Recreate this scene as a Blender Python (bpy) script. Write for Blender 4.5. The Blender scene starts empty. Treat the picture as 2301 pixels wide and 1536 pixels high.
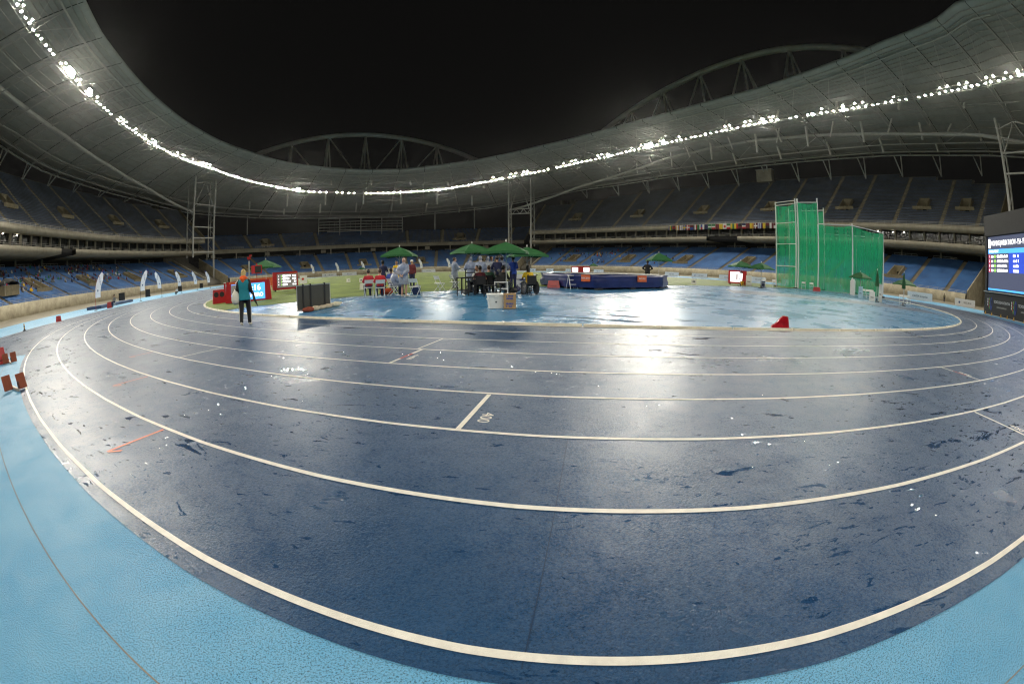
import bpy, math, random
import numpy as np
from mathutils import Vector, Matrix
random.seed(7)
rng = np.random.default_rng(7)
R = math.radians
scene = bpy.context.scene
col = scene.collection

# ---------------------------------------------------------------- camera (16 mm full-frame fisheye on the outer edge of the bend)
cam_d = bpy.data.cameras.new('camera')
cam = bpy.data.objects.new('camera', cam_d)
col.objects.link(cam)
cam_d.type = 'PANO'
cam_d.panorama_type = 'FISHEYE_EQUISOLID'
cam_d.sensor_fit = 'HORIZONTAL'
cam_d.sensor_width = 36.0
cam_d.sensor_height = 24.01
cam_d.fisheye_lens = 36.0 * 0.4363
cam_d.fisheye_fov = R(200)
cam_d.clip_start = 0.05
cam_d.clip_end = 3000
CAM = Vector((-28.52, -37.85, 1.4415))
_az, _pi, _ro = R(26.92), R(-9.56), R(-0.24)
_f = Vector((math.sin(_az)*math.cos(_pi), math.cos(_az)*math.cos(_pi), math.sin(_pi)))
_r = Vector((math.cos(_az), -math.sin(_az), 0))
_u = _r.cross(_f)
_r2 = _r*math.cos(_ro) + _u*math.sin(_ro)
_u2 = -_r*math.sin(_ro) + _u*math.cos(_ro)
cam.matrix_world = Matrix(((_r2.x, _u2.x, -_f.x, CAM.x), (_r2.y, _u2.y, -_f.y, CAM.y), (_r2.z, _u2.z, -_f.z, CAM.z), (0, 0, 0, 1)))
scene.camera = cam

# ---------------------------------------------------------------- night sky, exposure
world = bpy.data.worlds.new('World')
scene.world = world
world.use_nodes = True
world.node_tree.nodes['Background'].inputs[0].default_value = (1.0, 0.97, 0.93, 1)
world.node_tree.nodes['Background'].inputs[1].default_value = 0.0022
scene.view_settings.view_transform = 'Standard'
scene.view_settings.look = 'None'
scene.view_settings.exposure = 0.82
scene.view_settings.gamma = 1.0
scene.cycles.use_denoising = True
scene.cycles.denoiser = 'OPENIMAGEDENOISE'
scene.cycles.max_bounces = 4
scene.cycles.diffuse_bounces = 2
scene.cycles.glossy_bounces = 2
scene.cycles.transparent_max_bounces = 10
scene.cycles.volume_bounces = 0
scene.cycles.sample_clamp_indirect = 6.0
scene.cycles.sample_clamp_direct = 0.0
scene.cycles.caustics_reflective = False
scene.cycles.caustics_refractive = False
scene.cycles.use_light_tree = True
scene.cycles.filter_width = 1.2
scene.cycles.use_adaptive_sampling = True
scene.cycles.adaptive_threshold = .018
scene.render.film_transparent = False
LAMP = 900.0          # radiance of one floodlight lens

# ---------------------------------------------------------------- materials
MATS = {}
def mat(name, c, rough=.6, metal=0., var=.0, vscale=6., bump=0., bscale=40., spec=.5, emit=None, estr=0., alpha=1., trans=0., c2=None):
    if name in MATS: return MATS[name]
    m = bpy.data.materials.new(name); m.use_nodes = True
    nt = m.node_tree; N = nt.nodes; L = nt.links
    b = N['Principled BSDF']
    b.inputs['Base Color'].default_value = (*c, 1)
    b.inputs['Roughness'].default_value = rough
    b.inputs['Metallic'].default_value = metal
    b.inputs['Specular IOR Level'].default_value = spec
    if alpha < 1: b.inputs['Alpha'].default_value = alpha
    if trans: b.inputs['Transmission Weight'].default_value = trans
    if emit:
        b.inputs['Emission Color'].default_value = (*emit, 1)
        b.inputs['Emission Strength'].default_value = estr
    if var > 0 or bump > 0:
        tc = N.new('ShaderNodeTexCoord')
    if var > 0:
        n = N.new('ShaderNodeTexNoise'); n.inputs['Scale'].default_value = vscale; n.inputs['Detail'].default_value = 5; n.inputs['Roughness'].default_value = .65
        L.new(tc.outputs['Object'], n.inputs['Vector'])
        r = N.new('ShaderNodeValToRGB')
        lo = [max(0, x*(1-var)) for x in c]; hi = [min(1, x*(1+var)) for x in (c2 or c)]
        r.color_ramp.elements[0].position = .3; r.color_ramp.elements[0].color = (*lo, 1)
        r.color_ramp.elements[1].position = .7; r.color_ramp.elements[1].color = (*hi, 1)
        L.new(n.outputs['Fac'], r.inputs['Fac']); L.new(r.outputs['Color'], b.inputs['Base Color'])
    if bump > 0:
        n2 = N.new('ShaderNodeTexNoise'); n2.inputs['Scale'].default_value = bscale; n2.inputs['Detail'].default_value = 3
        L.new(tc.outputs['Object'], n2.inputs['Vector'])
        bp = N.new('ShaderNodeBump'); bp.inputs['Strength'].default_value = bump; bp.inputs['Distance'].default_value = .02
        L.new(n2.outputs['Fac'], bp.inputs['Height']); L.new(bp.outputs['Normal'], b.inputs['Normal'])
    MATS[name] = m
    return m

# ---------------------------------------------------------------- mesh collecting
def raw_mesh(name, V, F, smooth=False):
    me = bpy.data.meshes.new(name)
    V = np.asarray(V, dtype=np.float32).reshape(-1, 3)
    if isinstance(F, np.ndarray) and F.ndim == 2:
        k = F.shape[1]; li = F.astype(np.int32).ravel(); ls = np.arange(0, len(li), k, dtype=np.int32)
        me.vertices.add(len(V)); me.vertices.foreach_set('co', V.ravel())
        me.loops.add(len(li)); me.loops.foreach_set('vertex_index', li)
        me.polygons.add(len(ls)); me.polygons.foreach_set('loop_start', ls)
        me.update(calc_edges=True); me.validate()
    else:
        me.from_pydata([tuple(v) for v in V.tolist()], [], [tuple(f) for f in F]); me.update()
    if smooth:
        me.polygons.foreach_set('use_smooth', [True]*len(me.polygons))
    return me

def link(name, me, mats=None, parent=None):
    o = bpy.data.objects.new(name, me); col.objects.link(o)
    if mats is not None:
        if not isinstance(mats, (list, tuple)): mats = [mats]
        if len(me.materials) == 0:
            for m in mats: me.materials.append(m)
    if parent is not None: o.parent = parent
    return o

def tag(o, label=None, cat=None, group=None, kind=None):
    if label: o['label'] = label
    if cat: o['category'] = cat
    if group: o['group'] = group
    if kind: o['kind'] = kind
    return o

def thing(name, label, cat, loc=(0, 0, 0), rz=0, group=None):
    o = bpy.data.objects.new(name, None); col.objects.link(o)
    o.empty_display_size = .1
    o.location = loc; o.rotation_euler = (0, 0, rz)
    return tag(o, label, cat, group)

def copy_tree(o, parent=None):
    c = o.copy(); col.objects.link(c); c.parent = parent
    for ch in o.children: copy_tree(ch, c)
    return c

class MB:
    def __init__(s): s.v = []; s.f = []; s.m = []
    def add(s, vs, fs, m=0):
        n = len(s.v); s.v += [tuple(v) for v in vs]; s.f += [tuple(i+n for i in f) for f in fs]; s.m += [m]*len(fs); return s
    def box(s, c, d, rz=0, m=0, M=None):
        x, y, z = d[0]/2, d[1]/2, d[2]/2
        vs = [Vector((a*x, b*y, e*z)) for a in (-1, 1) for b in (-1, 1) for e in (-1, 1)]
        if M is not None: vs = [M @ v for v in vs]
        elif rz:
            q = Matrix.Rotation(rz, 3, 'Z'); vs = [q @ v for v in vs]
        vs = [v + Vector(c) for v in vs]
        return s.add(vs, [(0, 1, 3, 2), (4, 6, 7, 5), (0, 4, 5, 1), (2, 3, 7, 6), (0, 2, 6, 4), (1, 5, 7, 3)], m)
    def tube(s, pts, r, n=6, m=0, cap=True):
        pts = [Vector(p) for p in pts]; k = len(pts)
        if not isinstance(r, (list, tuple)): r = [r]*k
        rings = []; prev = None
        for i, p in enumerate(pts):
            t = (pts[min(i+1, k-1)] - pts[max(i-1, 0)])
            t = t.normalized() if t.length > 1e-9 else Vector((0, 0, 1))
            if prev is None:
                a = t.orthogonal().normalized()
            else:
                a = prev - t*prev.dot(t)
                a = a.normalized() if a.length > 1e-6 else t.orthogonal().normalized()
            prev = a; b = t.cross(a)
            rings.append([p + (a*math.cos(2*math.pi*j/n) + b*math.sin(2*math.pi*j/n))*r[i] for j in range(n)])
        vs = [v for q in rings for v in q]; fs = []
        for i in range(k-1):
            for j in range(n):
                fs.append((i*n+j, i*n+(j+1) % n, (i+1)*n+(j+1) % n, (i+1)*n+j))
        if cap: fs.append(tuple(range(n-1, -1, -1))); fs.append(tuple((k-1)*n+j for j in range(n)))
        return s.add(vs, fs, m)
    def bar(s, a, b, w, h=None, m=0, up=(0, 0, 1)):
        a, b = Vector(a), Vector(b); h = h or w; t = (b-a).normalized(); up = Vector(up)
        x = t.cross(up)
        x = x.normalized() if x.length > 1e-4 else t.orthogonal().normalized()
        y = x.cross(t)
        vs = [p + x*(i*w/2) + y*(j*h/2) for p in (a, b) for i, j in ((-1, -1), (1, -1), (1, 1), (-1, 1))]
        return s.add(vs, [(3, 2, 1, 0), (4, 5, 6, 7), (0, 1, 5, 4), (1, 2, 6, 5), (2, 3, 7, 6), (3, 0, 4, 7)], m)
    def lathe(s, prof, n=12, c=(0, 0, 0), m=0):
        vs = []; fs = []; k = len(prof)
        for r, z in prof:
            for j in range(n):
                a = 2*math.pi*j/n; vs.append((c[0]+r*math.cos(a), c[1]+r*math.sin(a), c[2]+z))
        for i in range(k-1):
            for j in range(n): fs.append((i*n+j, i*n+(j+1) % n, (i+1)*n+(j+1) % n, (i+1)*n+j))
        fs.append(tuple(range(n-1, -1, -1))); fs.append(tuple((k-1)*n+j for j in range(n)))
        return s.add(vs, fs, m)
    def torus(s, c, ax, Rr, r, n=20, k=6, m=0):
        ax = Vector(ax).normalized(); a = ax.orthogonal().normalized(); b = ax.cross(a)
        vs = []; fs = []
        for i in range(n):
            t = 2*math.pi*i/n; d = a*math.cos(t)+b*math.sin(t)
            for j in range(k):
                q = 2*math.pi*j/k; vs.append(Vector(c)+d*(Rr+r*math.cos(q))+ax*(r*math.sin(q)))
        for i in range(n):
            for j in range(k): fs.append((i*k+j, i*k+(j+1) % k, ((i+1) % n)*k+(j+1) % k, ((i+1) % n)*k+j))
        return s.add(vs, fs, m)
    def prism(s, poly, depth, M=None, m=0):          # poly in XZ, extruded along +Y by depth
        n = len(poly)
        vs = [Vector((x, 0, z)) for x, z in poly] + [Vector((x, depth, z)) for x, z in poly]
        if M is not None: vs = [M @ v for v in vs]
        fs = [tuple(range(n)), tuple(range(2*n-1, n-1, -1))] + [(i, n+i, n+(i+1) % n, (i+1) % n) for i in range(n)]
        return s.add(vs, fs, m)
    def build(s, name, mats, parent=None, smooth=False):
        me = bpy.data.meshes.new(name); me.from_pydata(s.v, [], s.f); me.update()
        if smooth: me.polygons.foreach_set('use_smooth', [True]*len(me.polygons))
        o = link(name, me, mats, parent)
        if any(s.m): me.polygons.foreach_set('material_index', s.m)
        return o

def text(name, s, size, m, parent, loc, rot, align='LEFT', sx=1.0, bold=0.0):
    c = bpy.data.curves.new(name, 'FONT'); c.body = s; c.size = size; c.extrude = .003; c.align_x = align; c.align_y = 'CENTER'; c.offset = bold
    c.materials.append(m)
    o = bpy.data.objects.new(name, c); col.objects.link(o); o.parent = parent; o.location = loc; o.rotation_euler = rot; o.scale = (sx, 1, 1)
    return o

def disc_pts(n): return [(math.cos(2*math.pi*i/n), math.sin(2*math.pi*i/n)) for i in range(n)]

# ---------------------------------------------------------------- plan of the place
RK = 36.5; LANE = 1.22; STR = 84.39          # kerb radius, lane width, length of the straights
def gz(x, y):                                 # the infield is crowned
    yy = min(max(y, 0), STR); w = max(0, 36.4 - math.hypot(x, y-yy)); return .38*(1-math.exp(-w/9))
def G(x, y): return (x, y, gz(x, y) + .006)
XC, YC = 4.0, 42.2
_th = np.linspace(0, 2*np.pi, 20001)
_rr = (np.abs(np.cos(_th)/138)**2.5 + np.abs(np.sin(_th)/92)**2.5)**(-1/2.5)
_X = XC + _rr*np.sin(_th); _Y = YC + _rr*np.cos(_th)
_L = np.concatenate([[0], np.cumsum(np.hypot(np.diff(_X), np.diff(_Y)))]); LT = float(_L[-1])
def curve(l, off=0.):                         # arc length round the bowl wall (0 = far end, clockwise), offset outward
    l = np.asarray(l, float) % LT
    x = np.interp(l, _L, _X); y = np.interp(l, _L, _Y)
    x2 = np.interp((l+.5) % LT, _L, _X); y2 = np.interp((l+.5) % LT, _L, _Y)
    x1 = np.interp((l-.5) % LT, _L, _X); y1 = np.interp((l-.5) % LT, _L, _Y)
    tx, ty = x2-x1, y2-y1; n = np.hypot(tx, ty)
    return x - ty/n*off, y + tx/n*off
def cp(l, off, z):
    x, y = curve(l, off); return Vector((float(x), float(y), z))
def tangent(l):
    a = cp(l-.5, 0, 0); b = cp(l+.5, 0, 0); return (b-a).normalized()
def tab(pairs):
    xs = [p[0] for p in pairs]; ys = [p[1] for p in pairs]
    return lambda l: float(np.interp(l % LT, xs + [LT], ys + [ys[0]]))
# ================================================================ SURFACES
def wet(name, c, c2, grain, bump, r_hi, r_lo, pscale, pth, stretch=(1, 1, 1), speck=0., pr=.05, pspk=.04, drops=.6, spec=(.08, .75), ori=.6):
    m = bpy.data.materials.new(name); m.use_nodes = True
    nt = m.node_tree; N = nt.nodes; L = nt.links; b = N['Principled BSDF']
    tc = N.new('ShaderNodeTexCoord')
    def noise(scale, detail=4, rough=.6, dist=0., st=None):
        n = N.new('ShaderNodeTexNoise'); n.inputs['Scale'].default_value = scale; n.inputs['Detail'].default_value = detail
        n.inputs['Roughness'].default_value = rough; n.inputs['Distortion'].default_value = dist
        if st:
            m0 = N.new('ShaderNodeMapping'); m0.inputs['Rotation'].default_value = (0, 0, ori); L.new(tc.outputs['Object'], m0.inputs['Vector'])
            mp = N.new('ShaderNodeMapping'); mp.inputs['Scale'].default_value = st
            L.new(m0.outputs['Vector'], mp.inputs['Vector']); L.new(mp.outputs['Vector'], n.inputs['Vector'])
        else: L.new(tc.outputs['Object'], n.inputs['Vector'])
        return n
    def ramp(src, p0, p1, c0, c1):
        r = N.new('ShaderNodeValToRGB'); e = r.color_ramp.elements
        e[0].position = p0; e[1].position = p1; e[0].color = (*c0, 1); e[1].color = (*c1, 1)
        L.new(src, r.inputs['Fac']); return r
    def math_(op, a, bb):
        q = N.new('ShaderNodeMath'); q.operation = op
        for i, v in enumerate((a, bb)):
            if isinstance(v, (int, float)): q.inputs[i].default_value = v
            else: L.new(v, q.inputs[i])
        return q.outputs[0]
    # puddles: broken film of standing water
    big = noise(.3, 3, .5)
    p = noise(pscale, 9, .70, .9, stretch); p2 = noise(pscale*5.5, 5, .6, .6, stretch)
    mod = math_('MULTIPLY', math_('SUBTRACT', big.outputs['Fac'], .5), .15)
    s = math_('MAXIMUM', math_('ADD', p.outputs['Fac'], mod), math_('SUBTRACT', math_('ADD', p2.outputs['Fac'], mod), pspk))
    pud = ramp(s, pth, pth+.016, (0, 0, 0), (1, 1, 1))
    # colour
    v1 = noise(.8, 9, .68); v2 = noise(grain, 2, .7)
    cm = ramp(v1.outputs['Fac'], .25, .75, c, c2)
    sp = ramp(v2.outputs['Fac'], .36, .52, (1-speck,)*3, (1, 1, 1))
    mx = N.new('ShaderNodeMix'); mx.data_type = 'RGBA'; mx.blend_type = 'MULTIPLY'; mx.inputs['Factor'].default_value = 1
    L.new(cm.outputs['Color'], mx.inputs['A']); L.new(sp.outputs['Color'], mx.inputs['B'])
    mx2 = N.new('ShaderNodeMix'); mx2.data_type = 'RGBA'; mx2.blend_type = 'MULTIPLY'
    mx2.inputs['B'].default_value = (.62, .72, .8, 1)
    L.new(pud.outputs['Color'], mx2.inputs['Factor']); L.new(mx.outputs['Result'], mx2.inputs['A'])
    L.new(mx2.outputs['Result'], b.inputs['Base Color'])
    # roughness
    rn = noise(.55, 5, .6, .5)
    rr = ramp(rn.outputs['Fac'], .3, .72, (r_lo,)*3, (r_hi,)*3)
    rm = N.new('ShaderNodeMix'); rm.data_type = 'FLOAT'
    L.new(pud.outputs['Color'], rm.inputs['Factor']); L.new(rr.outputs['Color'], rm.inputs['A']); rm.inputs['B'].default_value = pr
    L.new(rm.outputs['Result'], b.inputs['Roughness'])
    sn = noise(40, 8, .85); sn2 = noise(3.2, 6, .65, .8)
    sm = math_('ADD', math_('MULTIPLY', sn.outputs['Fac'], .72), math_('MULTIPLY', sn2.outputs['Fac'], .28))
    sr = ramp(sm, .43, .57, (spec[0],)*3, (spec[1],)*3); L.new(sr.outputs['Color'], b.inputs['Specular IOR Level'])
    # granules + drops
    g = noise(grain, 3, .6); dr = noise(58, 3, .6)
    h = math_('ADD', g.outputs['Fac'], math_('MULTIPLY', dr.outputs['Fac'], drops))
    bp = N.new('ShaderNodeBump'); bp.inputs['Distance'].default_value = .004
    inv = math_('MULTIPLY', math_('SUBTRACT', 1.0, pud.outputs['Color']), bump)
    L.new(inv, bp.inputs['Strength']); L.new(h, bp.inputs['Height']); L.new(bp.outputs['Normal'], b.inputs['Normal'])
    return m
M_TRACK = wet('track_blue_wet', (.022, .066, .152), (.034, .093, .202), 105, .60, .37, .26, 1.25, .622, (1, 2.6, 1), .45, .03, .018, 1.3, (.05, .60))
M_DZONE = wet('throwing_area_blue_wet', (.050, .20, .40), (.080, .28, .50), 110, .16, .36, .22, .42, .60, (.40, 3.4, 1), .18, .10, .05, .5, (.12, .50), .87)
M_APRON = wet('apron_light_blue', (.115, .38, .65), (.20, .49, .73), 105, .85, .60, .44, .9, .72, (1, 1, 1), .66, .40, .04, .5, (.05, .5))
M_LINE = mat('line_paint', (.84, .81, .73), .45, var=.12, vscale=9, bump=.25, bscale=160)
M_LINE2 = mat('line_paint_red', (.50, .05, .04), .45, var=.2, vscale=9)
M_ORANGE = mat('line_paint_orange', (.75, .20, .09), .5, var=.25, vscale=14)
M_KERB = mat('kerb_aluminium', (.78, .74, .62), .4, var=.18, vscale=3)
M_GRASS = mat('turf', (.10, .165, .018), .7, var=.30, vscale=.5, bump=.9, bscale=60, c2=(.17, .235, .03))
M_GROUND = mat('ground_concrete', (.17, .15, .10), .6, var=.3, vscale=.6, bump=.2, bscale=12)
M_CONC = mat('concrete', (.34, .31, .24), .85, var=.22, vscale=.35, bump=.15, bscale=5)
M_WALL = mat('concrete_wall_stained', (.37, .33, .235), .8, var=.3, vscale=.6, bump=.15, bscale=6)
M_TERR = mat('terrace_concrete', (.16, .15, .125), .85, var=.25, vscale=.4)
M_STAIR = mat('stair_ochre', (.26, .22, .135), .8, var=.25, vscale=1.2)
M_SEAT = mat('seat_plastic_blue', (.034, .11, .30), .55, spec=.2, var=.25, vscale=.15, c2=(.05, .15, .37))
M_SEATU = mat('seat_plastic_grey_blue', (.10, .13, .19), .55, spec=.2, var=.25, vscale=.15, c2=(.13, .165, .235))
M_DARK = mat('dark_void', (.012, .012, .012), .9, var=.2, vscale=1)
M_GLASS = mat('suite_glass', (.012, .014, .014), .12, var=.2, vscale=1.)
M_STEEL = mat('painted_steel', (.50, .50, .47), .5, var=.12, vscale=.5)
M_STEELD = mat('painted_steel_dull', (.40, .40, .37), .6, var=.15, vscale=.5)
M_RAIL = mat('rail_galvanised', (.55, .54, .5), .45, .6)
M_ROOF = mat('roof_soffit_sheet', (.40, .42, .40), .6, var=.12, vscale=.25, bump=.1, bscale=2)
M_LAMPBODY = mat('lamp_housing', (.30, .30, .30), .5, .5)

# ---------------------------------------------------------------- ground sheets
def sheet(name, xs_ys, m, zf, kind='structure', parent=None):
    V = [(x, y, zf(x, y)) for x, y in xs_ys]
    me = raw_mesh(name, V, [tuple(range(len(V)))]); o = link(name, me, m, parent)
    if parent is None: tag(o, kind=kind)
    return o
def ring_band(name, r0, r1, z, m, parent, a0=None, a1=None, n=96):
    """band round the running track between offsets r0 and r1 (straights included) or one arc of the near bend"""
    def path(r):
        if a0 is not None:
            return [(r*math.cos(R(a0+(a1-a0)*i/n)), r*math.sin(R(a0+(a1-a0)*i/n))) for i in range(n+1)]
        p = [(r*math.cos(math.pi+math.pi*i/n), r*math.sin(math.pi+math.pi*i/n)) for i in range(n+1)]
        p += [(r*math.cos(math.pi*i/n), STR+r*math.sin(math.pi*i/n)) for i in range(n+1)]
        p.append(p[0]); return p
    A, B = path(r0), path(r1); k = len(A)
    V = [(x, y, z) for x, y in A] + [(x, y, z) for x, y in B]
    F = np.array([(i, k+i, k+i+1, i+1) for i in range(k-1)])[:, ::-1]
    F = F[:, ::-1]
    return link(name, raw_mesh(name, V, F), m, parent)

sheet('ground', [(-222, -210), (222, -210), (222, 294), (-222, 294)], M_GROUND, lambda x, y: -.02)
RA = 62
ap = [(RA*math.cos(math.pi+math.pi*i/64), RA*math.sin(math.pi+math.pi*i/64)) for i in range(65)] + [((RA-3)*math.cos(math.pi*i/64), STR+(RA-3)*math.sin(math.pi*i/64)) for i in range(65)]
sheet('apron', ap, M_APRON, lambda x, y: 0.)
track = ring_band('running_track', 36.4, 46.395, .004, M_TRACK, None); tag(track, kind='structure')
# home straight: extra lanes and start chute on the left
sheet('start_chute', [(-50.0, -25.2), (-39.0, -25.2), (-39.0, -14), (-46.2, 0), (-46.2, 100), (-50.0, 100)], M_TRACK, lambda x, y: .0025)
for k in range(1, 9):
    ring_band('lane_line', RK+LANE*k-.05, RK+LANE*k, .008, M_LINE, track)
for x0 in (-47.48, -48.70, -49.92):
    V = [(x0, -25.1, .008), (x0+.05, -25.1, .008), (x0+.05, 100, .008), (x0, 100, .008)]
    link('lane_line', raw_mesh('lane_line', V, [(0, 1, 2, 3)]), M_LINE, track)
for k, x0 in ((7, -45.04), (8, -46.26)):
    V = [(x0, -14, .0078), (x0+.05, -14, .0078), (x0+.05, 0, .0078), (x0, 0, .0078)]
    link('lane_line', raw_mesh('lane_line', V, [(0, 1, 2, 3)]), M_LINE, track)
M_SEAM = mat('joint_sealant', (.30, .24, .17), .8, var=.2, vscale=4)
ring_band('joint_line', 47.07, 47.078, .004, M_SEAM, track, -175, -60, 160)
M_SEAM2 = mat('joint_dark', (.012, .036, .09), .5)
def radial(name, r0, r1, ang, w, m, z=.0095):
    a = R(ang); u = Vector((math.cos(a), math.sin(a), 0)); t = Vector((-u.y, u.x, 0))*w/2
    V = [u*r0-t, u*r1-t, u*r1+t, u*r0+t]
    return link(name, raw_mesh(name, [(v.x, v.y, z) for v in V], [(0, 1, 2, 3)]), m, track)
for a_, r0, r1 in ((-127.2, 43.8, 46.3), (-113.5, 36.5, 40.1), (-106, 38, 42.5)):
    radial('joint_line', r0, r1, a_, .005, M_SEAM2, .0062)
radial('start_mark', 42.62, 43.78, -128.5, .05, M_LINE)
radial('start_mark', 40.17, 40.55, -131.2, .05, M_LINE); radial('start_mark', 40.55, 40.98, -131.2, .05, M_LINE2); radial('start_mark', 40.98, 41.34, -131.2, .05, M_LINE)
radial('start_mark', 38.96, 40.1, -131.35, .03, M_LINE)
radial('start_mark', 41.40, 42.56, -137.5, .04, M_LINE)
radial('start_mark', 39.9, 40.1, -136, .04, M_LINE)
radial('start_mark', 41.4, 41.75, -116.6, .05, M_LINE); radial('start_mark', 41.75, 42.15, -116.6, .05, M_LINE2); radial('start_mark', 42.15, 42.55, -116.6, .05, M_LINE)
radial('start_mark', 43.84, 45.0, -119.9, .05, M_LINE)
for r0, r1, a_ in ((45.06, 45.84, -132.2), (43.84, 44.6, -136.0), (42.62, 43.3, -139.6)):
    radial('start_mark', r0, r1, a_, .035, M_ORANGE)
    a = R(a_); u = Vector((math.cos(a), math.sin(a), 0)); t = Vector((-u.y, u.x, 0))
    p = u*r1; q = [p, p - u*.16 + t*.12, p - u*.11 + t*.14, p + t*.03 - u*.0]
    link('start_mark', raw_mesh('start_mark', [(v.x, v.y, .0095) for v in q], [(0, 1, 2, 3)]), M_ORANGE, track)
def lane_number(s, r, ang, size, dt=.09, m=None):
    a = R(ang); u = Vector((math.cos(a), math.sin(a), 0)); t = Vector((-u.y, u.x, 0))
    p = u*r + t*(dt+size*.4)
    o = text('lane_number', s, size, m or M_LINE, track, (p.x, p.y, .006), (0, 0, math.atan2(u.y, u.x)), 'LEFT', 1.15)
    o.data.extrude = .001
lane_number('400', 43.25, -128.5, .17); lane_number('4x400', 40.62, -131.2, .13); lane_number('400', 44.5, -119.9, .17); lane_number('4x400', 41.85, -116.6, .13)

# raised kerb in lengths with joints
n = 116; per = 2*math.pi*RK/n
for i in range(n):
    a0 = 360*i/n - 180; a1 = a0 + 360/n - .06
    if a0 < 0:                               # near bend
        mb = MB(); k = 4; pr = ((-.05, .0), (-.05, .055), (-.035, .066), (-.015, .066), (0, .055), (0, 0)); vs = []
        for j in range(k+1):
            a = R(a0+(a1-a0)*j/k)
            for dr, z in pr: vs.append(((RK+dr)*math.cos(a), (RK+dr)*math.sin(a), .004+z))
        fs = [(j*6+q, j*6+q+1, (j+1)*6+q+1, (j+1)*6+q) for j in range(k) for q in range(5)] + [tuple(range(6)), tuple(range(6*k+5, 6*k-1, -1))]
        mb.add(vs, fs); mb.build('kerb_rail', M_KERB, track)
        if i % 2 == 0:
            a = R(a0-.03); MB().box((RK*math.cos(a), RK*math.sin(a), .04), (.10, .07, .075), a).build('kerb_bracket', M_KERB, track)
for s in (-1, 1):
    for i in range(22):
        MB().box((s*(RK-.025), STR/22*(i+.5), .036), (.05, STR/22-.03, .062)).build('kerb_rail', M_KERB, track)
ring_band('kerb_base', 36.405, 36.56, .0052, M_KERB, track)

# crowned infield: blue throwing area and turf (turf ends at YG)
YG = -15.5
def infield(name, inside, m, dz, kind='structure'):
    rs = [36.4, 36, 35, 33.5, 31.5, 29, 26, 22, 17, 11, 5]
    n = 96; V = []; F = []
    def P(r, i):
        t = i/n*2
        if t < 1: a = math.pi+math.pi*t; return r*math.cos(a), r*math.sin(a)
        a = math.pi*(t-1); return r*math.cos(a), STR+r*math.sin(a)
    import bmesh
    bm = bmesh.new(); grid = [[bm.verts.new((*P(r, i), gz(*P(r, i))+dz)) for i in range(n)] for r in rs]
    for a in range(len(rs)-1):
        for i in range(n): bm.faces.new((grid[a][i], grid[a][(i+1) % n], grid[a+1][(i+1) % n], grid[a+1][i]))
    bm.faces.new(grid[-1])
    if inside is not None:
        geom = bm.verts[:]+bm.edges[:]+bm.faces[:]
        for y, no in inside:
            bmesh.ops.bisect_plane(bm, geom=bm.verts[:]+bm.edges[:]+bm.faces[:], plane_co=(0, y, 0), plane_no=(0, no, 0), clear_outer=True)
    bmesh.ops.recalc_face_normals(bm, faces=bm.faces[:])
    me = bpy.data.meshes.new(name); bm.to_mesh(me); bm.free()
    o = link(name, me, m); tag(o, kind=kind); return o
infield('throwing_area', None, M_DZONE, .003)
infield('turf_base', [(YG, -1), (STR-YG, 1)], M_GRASS, .016)

# ================================================================ STANDS
def loft(name, ls, prof, m, parent, smooth=False, skip=None):
    k = len(prof(ls[0])); V = []; F = []
    for l in ls:
        for off, z in prof(l): V.append(cp(l, off, z))
    for i in range(len(ls)-1):
        for j in range(k-1):
            if skip and skip(i, j): continue
            F.append((i*k+j, i*k+j+1, (i+1)*k+j+1, (i+1)*k+j))
    return link(name, raw_mesh(name, V, np.array(F), smooth), m, parent)
def lrange(a, b, step):
    n = max(2, int(round((b-a)/step))); return [a+(b-a)*i/n for i in range(n+1)]

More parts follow.
